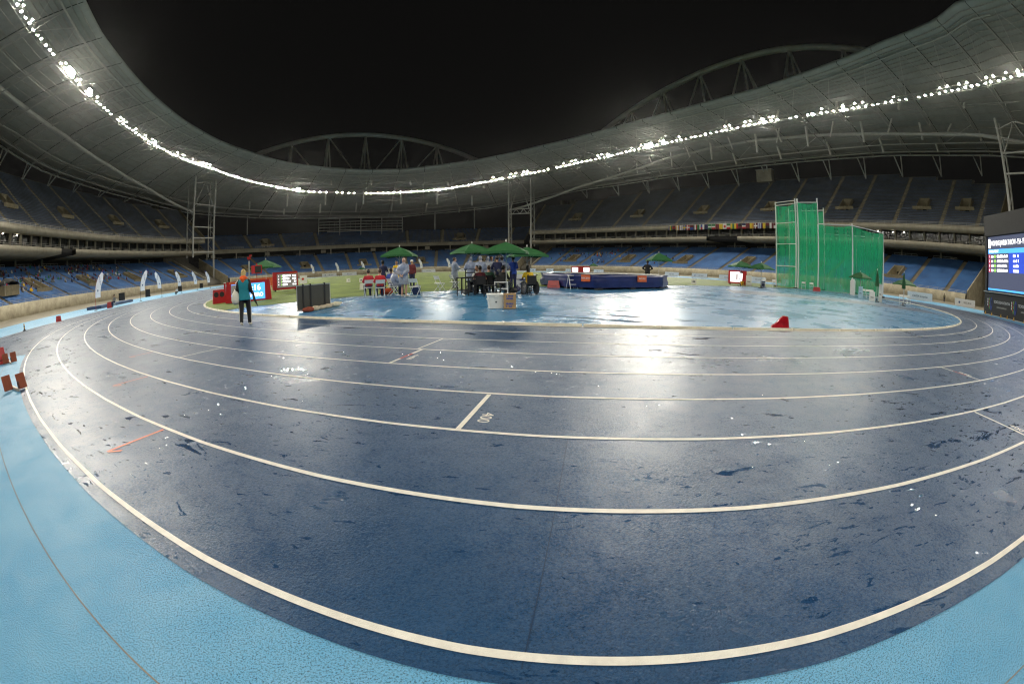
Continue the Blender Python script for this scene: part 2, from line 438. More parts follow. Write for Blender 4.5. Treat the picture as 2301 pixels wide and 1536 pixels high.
_sw, _sd, _sh = .195, .36, .30
SEAT_V = np.array([(-_sw, 0, .42), (_sw, 0, .42), (_sw, _sd, .40), (-_sw, _sd, .40), (-_sw, 0, .30), (_sw, 0, .30),
                   (-_sw, _sd, .34), (_sw, _sd, .34), (_sw, _sd+.10, .34+_sh), (-_sw, _sd+.10, .34+_sh),
                   (-_sw, _sd+.06, .30), (_sw, _sd+.06, .30), (_sw, _sd+.15, .34+_sh), (-_sw, _sd+.15, .34+_sh)], np.float32)
SEAT_F = np.array([(0, 1, 2, 3), (4, 5, 1, 0), (6, 7, 8, 9), (11, 10, 13, 12), (9, 8, 12, 13)], np.int32)
def seats(name, rows, parent, individual=None, m=None):
    m = m or M_SEAT
    """rows: list of (off, z, [l...]) ; every seat faces the field"""
    P = []; T = []
    for off, z, ll in rows:
        if len(ll) == 0: continue
        x, y = curve(ll, off); x2, y2 = curve(np.asarray(ll)+.2, off)
        P.append(np.stack([x, y, np.full_like(x, z)], 1)); d = np.stack([x2-x, y2-y], 1); T.append(d/np.linalg.norm(d, axis=1, keepdims=True))
    P = np.concatenate(P); T = np.concatenate(T)
    # local x = tangent, local y = outward (left of tangent)
    O = np.stack([-T[:, 1], T[:, 0]], 1)
    if individual is not None:
        sel = individual(P); me0 = raw_mesh('seat', SEAT_V, SEAT_F); me0.materials.append(M_SEAT)
        for i in np.where(sel)[0]:
            o = bpy.data.objects.new('seat', me0); col.objects.link(o); o.parent = parent
            o.location = P[i]; o.rotation_euler = (0, 0, math.atan2(T[i, 1], T[i, 0]))
        P, T, O = P[~sel], T[~sel], O[~sel]
    n = len(P)
    V = np.zeros((n, 14, 3), np.float32)
    V[:, :, 0] = P[:, None, 0] + T[:, None, 0]*SEAT_V[None, :, 0] + O[:, None, 0]*SEAT_V[None, :, 1]
    V[:, :, 1] = P[:, None, 1] + T[:, None, 1]*SEAT_V[None, :, 0] + O[:, None, 1]*SEAT_V[None, :, 1]
    V[:, :, 2] = P[:, None, 2] + SEAT_V[None, :, 2]
    F = (SEAT_F[None] + (np.arange(n)*14)[:, None, None]).reshape(-1, 4).astype(np.int32)
    o = link(name, raw_mesh(name, V.reshape(-1, 3), F), m, parent); tag(o, kind='stuff'); return o

def terrace(parent, l0, l1, off0, z0, dep, rise, nrow, aisles, voms, aw=.65, rowcount=None, individual=None, sp=.5, seat_ok=None, front=1.0, seat_mat=None):
    """stepped tier with stairs, vomitories (l, half width, first row, last row) and seats"""
    brk = set(lrange(l0, l1, 3.0))
    for (vl, hw, r0, r1) in voms: brk |= {vl-hw, vl+hw}
    ls = sorted(brk); ls = [l for i, l in enumerate(ls) if i == 0 or l-ls[i-1] > .02]
    cnt = rowcount or (lambda l: nrow)
    def prof(l):
        p = []
        for i in range(nrow):
            p += [(off0+dep*i, z0+rise*i), (off0+dep*(i+1), z0+rise*i)]
        return p
    def skip(i, j):
        lm = (ls[i]+ls[i+1])/2; row = j//2
        if row >= cnt(lm): return True
        for (vl, hw, r0, r1) in voms:
            if abs(lm-vl) < hw and r0 <= (j+1)//2 and row <= r1: return True
        return False
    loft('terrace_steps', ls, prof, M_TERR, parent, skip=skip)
    rows = []
    for i in range(nrow):
        ll = np.arange(l0+.5, l1-.3, sp); ok = np.ones(len(ll), bool)
        for a in aisles: ok &= np.abs(ll-a) > aw+.22
        for (vl, hw, r0, r1) in voms:
            if r0-1 <= i <= r1+1: ok &= np.abs(ll-vl) > hw+.45
        ok &= np.array([cnt(q) > i for q in ll])
        if seat_ok is not None: ok &= seat_ok(ll, i)
        rows.append((off0+dep*i+.30, z0+rise*i, ll[ok]))
    seats('seats', rows, parent, individual, seat_mat)
    for a in aisles:
        mb = MB(); n = cnt(a)
        t = tangent(a); o = Vector((-t.y, t.x, 0))
        for i in range(n):
            if any(abs(a-vl) < hw+aw and r0 <= i <= r1 for (vl, hw, r0, r1) in voms): continue
            for h in (0, 1):
                c = cp(a, off0+dep*(i+.25+.5*h), 0); hh = rise*.5*h + .03
                mb.box((c.x, c.y, z0+rise*i+hh/2+.002), (aw*2, dep*.5-.01, hh), math.atan2(t.y, t.x))
        mb.build('stair', M_STAIR, parent)
    for (vl, hw, r0, r1) in voms:
        v = MB(); th = .22
        zf = z0+rise*(r0-1); oa = off0+dep*r0; ob = off0+dep*(r1+1); zb = z0+rise*(r1+1)
        t = tangent(vl); ang = math.atan2(t.y, t.x); o = Vector((-t.y, t.x, 0)); c0 = cp(vl, oa, 0)
        def W(x, y, z): q = c0 + t*x + o*y; return (q.x, q.y, z)
        D = ob-oa
        for s in (-1, 1):                     # sloping side parapets
            x = s*hw; xx = s*(hw+th)
            a = [W(x, -.2, zf), W(x, D, zf), W(x, D, zb+1.0), W(x, -.2, zf+rise+1.0)]; bq = [W(xx, -.2, zf), W(xx, D, zf), W(xx, D, zb+1.0), W(xx, -.2, zf+rise+1.0)]
            v.add(a+bq, [(0, 1, 2, 3), (7, 6, 5, 4), (0, 3, 7, 4), (3, 2, 6, 7), (2, 1, 5, 6)])
        dw = hw*.62; dh = min(2.3, zb-zf-.3)
        for (xa, xb, za, zc) in ((-hw, -dw, zf, zb+1.0), (dw, hw, zf, zb+1.0), (-dw, dw, zf+dh, zb+1.0)):
            v.add([W(xa, D, za), W(xb, D, za), W(xb, D, zc), W(xa, D, zc), W(xa, D+th, za), W(xb, D+th, za), W(xb, D+th, zc), W(xa, D+th, zc)],
                  [(0, 1, 2, 3), (7, 6, 5, 4), (3, 2, 6, 7), (0, 3, 7, 4), (1, 5, 6, 2), (0, 4, 5, 1)])
        v.add([W(-hw, -.2, zf+.01), W(hw, -.2, zf+.01), W(hw, D, zf+.01), W(-hw, D, zf+.01)], [(0, 1, 2, 3)])
        v.add([W(-hw-2*front, -.25, zf+rise-.1), W(hw+2*front, -.25, zf+rise-.1), W(hw+2*front, -.25, zf+rise+.85), W(-hw-2*front, -.25, zf+rise+.85),
               W(-hw-2*front, -.05, zf+rise-.1), W(hw+2*front, -.05, zf+rise-.1), W(hw+2*front, -.05, zf+rise+.85), W(-hw-2*front, -.05, zf+rise+.85)],
              [(0, 1, 2, 3), (7, 6, 5, 4), (3, 2, 6, 7), (0, 3, 7, 4), (1, 5, 6, 2)])
        vo = v.build('vomitory', M_STAIR, parent)
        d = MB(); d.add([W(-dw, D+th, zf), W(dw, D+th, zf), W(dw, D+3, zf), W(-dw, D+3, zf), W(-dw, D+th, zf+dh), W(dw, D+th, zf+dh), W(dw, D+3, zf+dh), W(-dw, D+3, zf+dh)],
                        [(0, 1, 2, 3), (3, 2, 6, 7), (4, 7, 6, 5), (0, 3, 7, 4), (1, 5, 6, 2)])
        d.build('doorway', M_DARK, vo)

def railing(name, parent, l0, l1, off, z, h, m, step=2.0, bars=2, r=.03):
    mb = MB(); ls = lrange(l0, l1, step)
    for b_ in range(bars):
        mb.tube([cp(l, off, z+h*(b_+1)/bars) for l in ls], r, 4)
    for l in ls: mb.tube([cp(l, off, z), cp(l, off, z+h)], r*.9, 4)
    return mb.build(name, m, parent)

LOW = dict(off0=1.0, z0=2.1, dep=.8, rise=.34, nrow=27)
def lower_stand(label, l0, l1, aisles, voms, individual=None):
    t = thing('lower_stand', label, 'stand')
    ls = lrange(l0, l1, 3)
    loft('front_wall', ls, lambda l: [(0, -.02), (0, 2.45), (.22, 2.45), (.22, 2.1), (1.0, 2.1)], M_WALL, t)
    railing('handrail', t, l0, l1, .1, 2.45, .55, M_RAIL, 3.0, 2, .035)
    terrace(t, l0, l1, **LOW, aisles=aisles, voms=voms, individual=individual)
    zt = 2.1+.34*27
    # end walls of the tier
    for l in (l0, l1):
        mb = MB(); q = [cp(l, 1.0, 0), cp(l, 22.6, 0), cp(l, 22.6, zt+1.0), cp(l, 1.0, 3.1)]
        tt = tangent(l)*(.3 if l == l1 else -.3); q2 = [p+tt for p in q]
        mb.add(q+q2, [(0, 1, 2, 3), (7, 6, 5, 4), (3, 2, 6, 7), (0, 3, 7, 4), (1, 5, 6, 2)]); mb.build('end_wall', M_WALL, t)
    # concourse behind the last row
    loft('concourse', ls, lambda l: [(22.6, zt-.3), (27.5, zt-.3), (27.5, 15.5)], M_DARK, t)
    x = l0+3
    while x+9 < l1:
        railing('concourse_rail', t, x, x+8, 22.8, zt-.2, 1.05, M_RAIL, 2.0, 2, .04); x += 13.5
    x = l0+5
    while x < l1-2:
        mb = MB(); mb.tube([cp(x, 25, zt-.3), cp(x, 25, 15)], .35, 8); mb.build('column', M_CONC, t); x += 13.5
    return t
def near300(P):
    d = np.hypot(P[:, 0]-CAM.x, P[:, 1]-CAM.y); vis = np.degrees(np.arctan2(P[:, 0]-CAM.x, P[:, 1]-CAM.y)) > -45.5
    s = np.zeros(len(P), bool); idx = np.where(vis)[0]; idx = idx[np.argsort(d[idx])][:300]; s[idx] = True; return s
lower_stand('left blue seated lower stand below the glazed suites, with scattered spectators', 515, 671,
            [531, 545, 559, 572, 586, 600, 613, 627, 641, 655, 668], [(552, 1.7, 6, 13), (579, 1.7, 6, 13), (606, 1.7, 6, 13), (634, 1.7, 6, 13), (661, 1.7, 6, 13)], near300)
lower_stand('right blue seated lower stand behind the green throwing cage', 83, 266,
            [93, 107, 121, 135, 149, 163, 177, 191, 205, 219, 233, 247, 259], [(100, 1.7, 6, 13), (128, 1.7, 6, 13), (156, 1.7, 6, 13), (184, 1.7, 6, 13), (212, 1.7, 6, 13), (240, 1.7, 6, 13)])
_end = lower_stand('far end blue seated lower stand under the empty scoreboard frame', 685-LT, 74,
            [-64, -50, -36, -22, -8, 6, 20, 34, 48, 62], [(-57, 1.7, 6, 13), (-29, 1.7, 6, 13), (-1, 1.7, 6, 13), (27, 1.7, 6, 13), (55, 1.7, 6, 13)])
# shallow second tier on the far end
t = thing('end_tier', 'dark shallow upper tier of blue seats across the far end', 'stand')
terrace(t, 685-LT+4, 70, off0=25.5, z0=16.2, dep=.85, rise=.62, nrow=13, aisles=[-62, -48, -34, -20, 22, 36, 50, 63], voms=[(-41, 1.8, 2, 6), (43, 1.8, 2, 6)])
loft('front_wall', lrange(685-LT+4, 70, 3), lambda l: [(24.6, 14.2), (24.6, 16.2), (25.5, 16.2)], M_CONC, t)
x = -60
while x < 62:
    railing('handrail', t, x, x+8, 24.7, 16.2, 1.0, M_RAIL, 1.0, 2, .04); x += 13
mb = MB()
for k, l in enumerate(lrange(-66, 66, 12)):
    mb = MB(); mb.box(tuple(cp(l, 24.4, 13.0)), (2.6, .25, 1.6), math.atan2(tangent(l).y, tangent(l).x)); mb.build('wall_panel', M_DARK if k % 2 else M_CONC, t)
# ramps in the corner gaps
for la, lb, lab in ((671.6, 684.2, 'bare concrete ramp wall in the corner gap beneath the left lattice tower'), (74.8, 82.2, 'bare concrete ramp wall in the corner gap beneath the right lattice tower')):
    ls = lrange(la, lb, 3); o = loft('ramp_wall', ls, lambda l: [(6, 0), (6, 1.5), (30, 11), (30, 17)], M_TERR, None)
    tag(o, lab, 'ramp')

# ---------------------------------------------------------------- upper stands
UP = dict(off0=15.0, z0=20.0, dep=.8, rise=.61, nrow=35)
def upper_stand(label, l0, l1, aisles, voms, ends, gap, mx=35):
    t = thing('upper_stand', label, 'stand')
    def rc(l):
        e = min(l-l0 if ends[0] else 1e9, l1-l if ends[1] else 1e9)
        return 26 if e < 13 else 29 if e < 26 else min(mx, 32) if e < 40 else mx
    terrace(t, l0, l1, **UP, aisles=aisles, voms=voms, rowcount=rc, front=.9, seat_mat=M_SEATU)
    ls = lrange(l0, l1, 3)
    loft('upper_fascia', ls, lambda l: [(17, 18.2), (14, 18.2), (14, 19.6), (14.3, 19.6), (14.3, 20.0), (15, 20.0)], M_CONC, t)
    railing('handrail', t, l0, l1, 14.15, 19.6, .95, M_RAIL, 2.5, 3, .035)
    a, b_ = gap
    for (la, lb) in ((l0, a), (b_, l1)):
        if lb-la > 3: loft('lower_fascia', lrange(la, lb, 3), lambda l: [(27, 13.5), (13.6, 13.5), (13.6, 15.05), (13.9, 15.05), (13.9, 15.0), (17.5, 15.0)], M_CONC, t)
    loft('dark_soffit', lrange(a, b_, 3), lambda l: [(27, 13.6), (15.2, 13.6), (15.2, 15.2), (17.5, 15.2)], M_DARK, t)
    railing('balcony_rail', t, l0, l1, 13.8, 15.05, .8, M_STEELD, 2.5, 2, .03)
    loft('suite_glazing', ls, lambda l: [(17.4, 15.0), (17.4, 18.3)], M_GLASS, t)
    x = l0+1
    while x < l1:
        mb = MB(); c = cp(x, 16.9, 16.6); mb.box(tuple(c), (.35, .8, 3.2), math.atan2(tangent(x).y, tangent(x).x)); mb.build('mullion', M_CONC, t); x += 5.0
    x = l0+3
    while x < l1:
        tt = tangent(x); mb = MB(); mb.box(tuple(cp(x, 15.8, 15.45)), (2.4, .5, .8), math.atan2(tt.y, tt.x)); mb.build('suite_bench', M_TERR, t); x += 5.0
    # parapet behind the last row
    for (q0, q1) in zip(ls[:-1], ls[1:]):
        pass
    def back(l):
        n = rc(l); return [(15+.8*n, 20+.61*n-.8), (15+.8*n, 20+.61*n+.2), (15+.8*n+.3, 20+.61*n+.2), (15+.8*n+.3, 12)]
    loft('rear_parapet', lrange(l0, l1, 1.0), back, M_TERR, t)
    for l in (l0, l1):
        n = rc(l); mb = MB(); q = [cp(l, 14, 18.2), cp(l, 15+.8*n, 18.2+.61*(n-6)), cp(l, 15+.8*n, 20+.61*n+.9), cp(l, 14, 20.9)]
        tt = tangent(l)*(.35 if l == l1 else -.35); q2 = [p+tt for p in q]
        mb.add(q+q2, [(0, 1, 2, 3), (7, 6, 5, 4), (3, 2, 6, 7), (0, 3, 7, 4), (0, 4, 5, 1)]); mb.build('end_wall', M_STAIR, t)
    return t
upper_stand('left dark upper stand of empty seats above the lit suites', 515, 682, [527, 543, 558, 573, 588, 603, 618, 633, 647, 661, 672],
            [(550, 1.8, 9, 13), (581, 1.8, 9, 13), (611, 1.8, 9, 13), (640, 1.8, 9, 13), (666, 1.8, 9, 13)], (False, True), (598, 606), 33)
upper_stand('right dark upper stand of empty seats above the row of national flags', 76, 272, [88, 100, 116, 131, 147, 162, 178, 194, 210, 223, 237, 253, 265],
            [(94, 1.8, 9, 13), (124, 1.8, 9, 13), (155, 1.8, 9, 13), (186, 1.8, 9, 13), (217, 1.8, 9, 13), (245, 1.8, 9, 13), (259.5, 1.8, 9, 13)], (True, True), (163, 177))
# ceiling lamps glowing in the left suites
M_SUITE = mat('suite_lamp', (1, 1, 1), .5, emit=(1, .93, .8), estr=14)
for i, (l, off, z) in enumerate(((566.5, 16.8, 17.9), (569.3, 16.8, 17.6), (572.5, 16.8, 17.9), (566.8, 16.7, 16.9), (579, 16.8, 17.8))):
    o = MB().lathe([(.1, 0), (.24, .05), (.24, .12), (.08, .18)], 8, tuple(cp(l, off, z))).build('suite_lamp', M_SUITE)
    tag(o, 'small lit ceiling lamp inside the left suites', 'lamp', 'suite lamps')
for l in (221.6, 231, 236.2, 240):
    o = MB().lathe([(.1, 0), (.2, .05), (.2, .12), (.08, .18)], 8, tuple(cp(l, 16.8, 17.6))).build('suite_lamp', M_SUITE)
    tag(o, 'small lit ceiling lamp inside the right suites', 'lamp', 'right suite lamps')

# ================================================================ ROOF
RING = tab([(0, 39.5), (35, 41), (68, 45.2), (109, 48.6), (147, 50.0), (200, 50.6), (231, 50.1), (293, 50.3), (340, 44), (379, 41), (420, 44), (480, 50), (537, 49.9), (550, 49.4), (569, 48.8), (582, 48.4), (630, 47.4), (673, 46.3), (703, 43.0), (723, 40.8)])
INZ = tab([(0, 48.4), (15, 48.8), (40, 51), (93, 55), (132, 56.2), (178, 56.3), (206, 56.4), (240, 57), (258, 57), (279, 56.5), (291, 56.5), (330, 54), (379, 50), (430, 53), (490, 53), (547, 52), (562, 51.2), (586, 51.8), (616, 52.7), (644, 53), (683, 52.3), (719, 49.8), (750, 48.4)])
INO = tab([(0, -12), (206, -12), (240, -15.5), (258, -18.5), (279, -20.5), (291, -23), (330, -20), (379, -12), (750, -12)])
RRZ = tab([(0, 32.8), (19, 32.9), (53, 36.8), (89, 44.2), (131, 47), (173, 47.7), (231, 47.6), (269, 45.6), (310, 41), (379, 35), (450, 42), (520, 46.5), (560, 47.0), (586, 46.4), (609, 43.6), (637, 42.2), (661, 40.4), (689, 35.9), (723, 33.6)])
def roof_z(l, off):
    o0 = INO(l); k = (off-o0)/(38-o0); z0 = INZ(l); z1 = RRZ(l)
    return z0 + (z1-z0)*k + 1.6*math.sin(math.pi*min(1, max(0, k)))
t_roof = thing('roof', 'grey curving ring roof carried on steel trusses over all the stands', 'roof')
BAY = LT/54
offs = lambda l: [INO(l)] + [INO(l)+(38-INO(l))*k for k in (.1, .2, .32, .45, .6, .8, 1.0)]
for i in range(54):
    l0 = i*BAY+.12; l1 = (i+1)*BAY-.12
    def prof(l):
        p = [(INO(l)+1.2, roof_z(l, INO(l))+1.5), (INO(l)+.3, roof_z(l, INO(l))+1.3), (INO(l)-.1, roof_z(l, INO(l))+.8), (INO(l), roof_z(l, INO(l)))]
        p += [(o, roof_z(l, o)) for o in offs(l)[1:]]
        p += [(38.3, roof_z(l, 38)+1.2), (38, roof_z(l, 38)+1.6)]
        return p
    loft('roof_panel', lrange(l0, l1, 3.6), prof, M_ROOF, t_roof, smooth=True)
    # purlins hung below the panel, one mesh a bay
    mb = MB()
    for o_k in (.02, .05, .08, .11, .14, .17, .20, .24, .29, .34, .40, .46, .52, .58, .64, .70, .76, .82, .88, .94):
        pts = []
        for l in lrange(l0, l1, 4.7):
            o = INO(l)+(38-INO(l))*o_k; pts.append(cp(l, o, roof_z(l, o)-.35))
        mb.tube(pts, .13, 4, cap=False)
    mb.build('purlins', M_STEELD, t_roof)
    # radial truss of this bay
    l = i*BAY; mb = MB()
    zr = RING(l)
    top = [cp(l, o, roof_z(l, o)-.5) for o in (INO(l)+3, -4, 0, 6, 12, 18, 24, 31, 38)]
    bot = [cp(l, 0, zr), cp(l, 9, roof_z(l, 9)-2.6), cp(l, 18, roof_z(l, 18)-3.0), cp(l, 28, roof_z(l, 28)-2.4), cp(l, 38, roof_z(l, 38)-.6)]
    mb.tube(top, .16, 5); mb.tube(bot, .20, 6)
    for a_, b_ in ((0, 0), (2, 0), (3, 0), (3, 1), (5, 1), (5, 2), (6, 2), (6, 3), (7, 3)):
        mb.tube([top[a_], bot[b_]], .10, 5)
    for dl in (-1, 1):                         # raking struts from the catwalk to the roof edge
        q = cp(l+dl*BAY*.5, INO(l)+4.0, roof_z(l+dl*BAY*.5, INO(l)+4)-.4); mb.tube([bot[0], q], .11, 5)
    if i % 2 == 0:
        q = cp(l+BAY, 18, roof_z(l+BAY, 18)-3.0); mb.tube([cp(l, 31, roof_z(l, 31)-.9), q], .13, 5)
    mb.build('roof_truss', M_STEEL, t_roof)
# long ring tubes
def ring_tube(name, off, zf, r, a, b_, m=M_STEEL, n=6, step=6.5):
    mb = MB(); mb.tube([cp(l, off if not callable(off) else off(l), zf(l)) for l in lrange(a, b_, step)], r, n); return mb.build(name, m, t_roof)
ring_tube('eaves_tube', 38, lambda l: roof_z(l, 38)-.6, .30, 500, 500+558)
ring_tube('eaves_tube', 34.5, lambda l: roof_z(l, 34.5)-1.3, .24, 500, 500+558)
ring_tube('soffit_tube', 28, lambda l: roof_z(l, 28)-2.4, .22, 500, 500+558)
ring_tube('soffit_tube', 9, lambda l: roof_z(l, 9)-2.6, .14, 500, 500+558, M_STEELD)
ring_tube('edge_tube', lambda l: INO(l)+4, lambda l: roof_z(l, INO(l)+4)-.6, .2, 500, 500+558)
# tie tubes of the arches, sweeping under the roof
TIE_L = tab([(0, 30), (520, 49), (560, 48.2), (599, 46.6), (628, 43.4), (651, 39.6), (677, 32.4), (700, 30)])
TIE_R = tab([(0, 30), (68, 32.2), (98, 41.5), (143, 50.0), (166, 51.4), (186, 51.5), (212, 50.2), (238, 48), (269, 45.0), (300, 38)])
ring_tube('tie_tube', 18, TIE_L, .55, 520, 678, M_STEEL, 8, 5)
ring_tube('tie_tube', 18, TIE_R, .55, 67, 285, M_STEEL, 8, 5)
# struts between the top of the upper stands and the eaves
for a, b_ in ((520, 672), (92, 262)):
    for l in lrange(a, b_, BAY):
        mb = MB(); foot = cp(l, 41.5, 38.6 if l > 400 else 39.8); z = roof_z(l, 37.5)-.7
        for d in (-1.3, 1.3): mb.tube([foot, cp(l+d, 37.5, z)], .24, 6)
        mb.build('eaves_strut', M_STEEL, t_roof)
for l in (-62, -47, 33, 48, 62):
    MB().tube([cp(l, 36, 24.0), cp(l, 36, roof_z(l, 36)-.6)], .3, 6).build('eaves_strut', M_STEEL, t_roof)
for l in (80, 84, 682, 677):
    MB().tube([cp(l, 47, 10), cp(l, 47, 40)], 1.7, 8).build('concrete_pier', M_TERR, t_roof)

# arches standing behind the roof
M_ARCH = mat('arch_paint', (.74, .73, .68), .5, var=.08, vscale=.3)  # lightened paint stands in for city and haze light on the arches
def arch(label, pts, rad, nodes, foot):
    t = thing('roof_arch', label, 'arch', (0, 0, 0)); MB().tube(pts, rad, 10).build('arch_tube', M_ARCH, t)
    for k in nodes:
        p = Vector(pts[k]); mb = MB()
        for q in foot(p): mb.tube([p, q], .42, 6)
        mb.build('hanger', M_ARCH, t)
    return t
def zf(x): return 74.3-.0028*(x-3)**2
fp = [(3+x, 192, zf(3+x)) for x in np.linspace(-100, 100, 41)]
fa = arch('far end steel arch rising over the roof behind the scoreboard frame', fp, 1.25, [8, 12, 16, 20, 24, 28, 32], lambda p: [Vector((p.x, 190, 36)), Vector((p.x-2.2, 205, 34)), Vector((p.x+2.2, 178, 44))])
for k0, sgn in ((8, 1), (12, 1), (16, 1), (24, -1), (28, -1), (32, -1)):
    MB().tube([Vector(fp[k0]), Vector((fp[k0+4*sgn][0], 190, 46))], .34, 6).build('diagonal_tie', M_ARCH, fa)
def zr_(y): return 84.8-(.0030 if y < 44 else .00165)*(y-44)**2
rp = [(110, y, zr_(y)) for y in np.linspace(-70, 172, 45)]
ra = arch('right steel arch rising over the roof of the right stand', rp, 1.25, list(range(5, 42, 4)), lambda p: [Vector((112, p.y, 46)), Vector((124, p.y-4, 46)), Vector((96, p.y+4, 50))])
for k0 in range(5, 40, 4):
    MB().tube([Vector(rp[k0]), Vector((110, rp[k0][1]-12 if rp[k0][1] > 44 else rp[k0][1]+12, 48))], .3, 6).build('diagonal_tie', M_ARCH, ra)

# lattice towers
def tower(label, la, lb, off, ztop, zbot, dx, rungs):
    t = thing('lattice_tower', label, 'tower', tuple(cp(la, off, 0)))
    def P(l, z): return cp(l, off, z) - Vector(t.location)
    for l in (la, lb): MB().tube([P(l, zbot if l == la else 0), P(l, ztop)], .42, 8).build('leg', M_STEEL, t)
    for z in rungs: MB().tube([P(la, z), P(lb, z)], .24, 6).build('rung', M_STEEL, t)
    m = (la+lb)/2
    mb = MB(); z1 = rungs[0]; mb.tube([P(la+.8, z1), P(m, ztop-1.5), P(lb-.8, z1)], .24, 6); mb.tube([P(la, ztop-3), P(m, ztop-1.5), P(lb, ztop-3)], .18, 6); mb.build('brace', M_STEEL, t)
    for l in (la, lb):
        MB().tube([cp(l, off+4, zbot)-Vector(t.location), cp(l, off+4, ztop)-Vector(t.location)], .3, 6).build('rear_leg', M_STEELD, t)
        mb = MB(); zs = np.linspace(zbot+2, ztop-2, 9)
        for i in range(8): mb.tube([cp(l, off+4*(i % 2), zs[i])-Vector(t.location), cp(l, off+4*((i+1) % 2), zs[i+1])-Vector(t.location)], .12, 5)
        mb.build('lacing', M_STEELD, t)
    return t
tw1 = tower('left tall lattice tower between the left stand and the far end', 672.3, 684, 10, 45.5, 12, 0, [34, 24.5, 20, 14])
tw2 = tower('right tall lattice tower between the far end and the right stand', 67.5, 78.2, 10, 46.5, 12, 0, [31, 28.6])
mb = MB()
for i in range(6):
    a = cp(67.5+10.7*i/6, 10, 28.6 if i % 2 else 31); b = cp(67.5+10.7*(i+1)/6, 10, 31 if i % 2 else 28.6); mb.tube([a-Vector(tw2.location), b-Vector(tw2.location)], .15, 5)
mb.build('lacing', M_STEEL, tw2)
tower('lattice tower at the near end of the right stand, behind the big screen', 277.5, 289, 10, 46, 0, 0, [37, 32, 22, 12])
# empty scoreboard frame on the far end
t = thing('scoreboard_frame', 'empty steel scoreboard frame standing on the far end tier', 'frame', tuple(cp(-1, 35, 22)))
def P(u, z): q = cp(-18.6+38.6*u, 35, z); a = cp(-18.6, 35, z); b = cp(20, 35, z); return a+(b-a)*u - Vector(t.location)
for u in (0, .25, .5, .75, 1): MB().tube([P(u, 22), P(u, 32.3)], .22, 6).build('upright', M_STEEL, t)
for z in (24.2, 25, 26.6, 28.2, 29.8, 31.6, 32.3): MB().tube([P(0 if z > 24.5 else .1, z), P(1 if z > 24.5 else .95, z)], .17, 6).build('rail', M_STEEL, t)
for a, b_ in ((0, .25), (.25, .5), (.5, .75), (.75, 1)):
    for q in np.linspace(a, b_, 5)[1:-1]: MB().tube([P(q, 24.2), P(q, 29.8)], .05, 4).build('thin_bar', M_STEELD, t)
# loudspeaker cluster on top of the right stand
t = thing('speaker_box', 'pale boxy speaker cabin at the top of the right stand', 'cabin', tuple(cp(176, 40, 40.2)), math.atan2(tangent(176).y, tangent(176).x))
MB().box((0, 0, 2.7), (7.6, 2.5, 5)).build('cabinet', M_CONC, t); MB().box((0, 0, 5.35), (8, 2.8, .3)).build('cap', M_STEELD, t)

# ================================================================ FLOODLIGHTS
M_LENS = {}
def lens_mat(k):
    if k not in M_LENS: M_LENS[k] = mat('lamp_lens_%d' % k, (1, 1, 1), .3, emit=(1.0, .945, .82), estr=LAMP*k/10)
    return M_LENS[k]
cw = thing('lamp_catwalk', 'lattice catwalk ring carrying the floodlights under the roof edge', 'catwalk')
for i in range(54):
    l0 = i*BAY; mb = MB(); ls = lrange(l0, l0+BAY, BAY/3)
    for (o, dz) in ((-.55, 0), (.55, 0), (0, 1.5)):
        mb.tube([cp(l, o, RING(l)+dz) for l in ls], .09, 4, cap=False)
    for k in range(3):
        a, b = ls[k], ls[k+1]; m_ = (a+b)/2
        mb.tube([cp(a, -.55, RING(a)), cp(m_, 0, RING(m_)+1.5), cp(b, -.55, RING(b))], .05, 4, cap=False)
        mb.tube([cp(a, .55, RING(a)), cp(m_, 0, RING(m_)+1.5), cp(b, .55, RING(b))], .05, 4, cap=False)
    mb.build('catwalk_bay', M_STEEL, cw)
_lens = {}
def lamp_meshes(rad, k):
    key = (rad, k)
    if key not in _lens:
        h = MB().lathe([(rad*.25, -.42), (rad*.8, -.30), (rad*1.05, -.06), (rad*1.08, .0), (rad*1.0, .02)], 10)
        for a0 in range(-15, 195, 15):            # visor over the lens, open below, added to block light on roof and stands
            q = [Vector((rr_*math.cos(R(a)), rr_*math.sin(R(a)), z)) for rr_, z in ((rad*1.06, 0), (rad*1.06, rad*2.4), (rad*1.12, rad*2.4), (rad*1.12, 0)) for a in (a0, a0+15)]
            h.add(q, [(0, 1, 3, 2), (2, 3, 5, 4), (4, 5, 7, 6)])
        h.tube([(-rad*1.2, 0, -.2), (-rad*1.2, 0, -.75), (rad*1.2, 0, -.75), (rad*1.2, 0, -.2)], .03, 4)
        hm = bpy.data.meshes.new('housing'); hm.from_pydata(h.v, [], h.f); hm.update(); hm.materials.append(M_LAMPBODY)
        vs = [(0, 0, .045)] + [(rad*.98*x, rad*.98*y, .03) for x, y in disc_pts(10)]
        lm = raw_mesh('lens', vs, [(0, 1+i, 1+(i+1) % 10) for i in range(10)]); lm.materials.append(lens_mat(k))
        _lens[key] = (hm, lm)
    return _lens[key]
def flood(l, off, dz, rad, k, aim, label, group):
    p = cp(l, off, RING(l)+dz); hm, lm = lamp_meshes(rad, k)
    o = bpy.data.objects.new('floodlight', hm); col.objects.link(o)
    o.location = p; o.rotation_mode = 'QUATERNION'; o.rotation_quaternion = (Vector(aim)-p).to_track_quat('Z', 'Y')
    tag(o, label, 'floodlight', group)
    q = bpy.data.objects.new('lens', lm); col.objects.link(q); q.parent = o
    return o
def sector(l):
    l %= LT
    if l > 690 or l < 62: return 'far end', 'floodlights along the far end of the roof'
    if l < 330: return 'right side', 'floodlights along the right side of the roof'
    if l > 505: return 'left side', 'floodlights along the left side of the roof'
    return 'near end', 'floodlights along the near end of the roof'
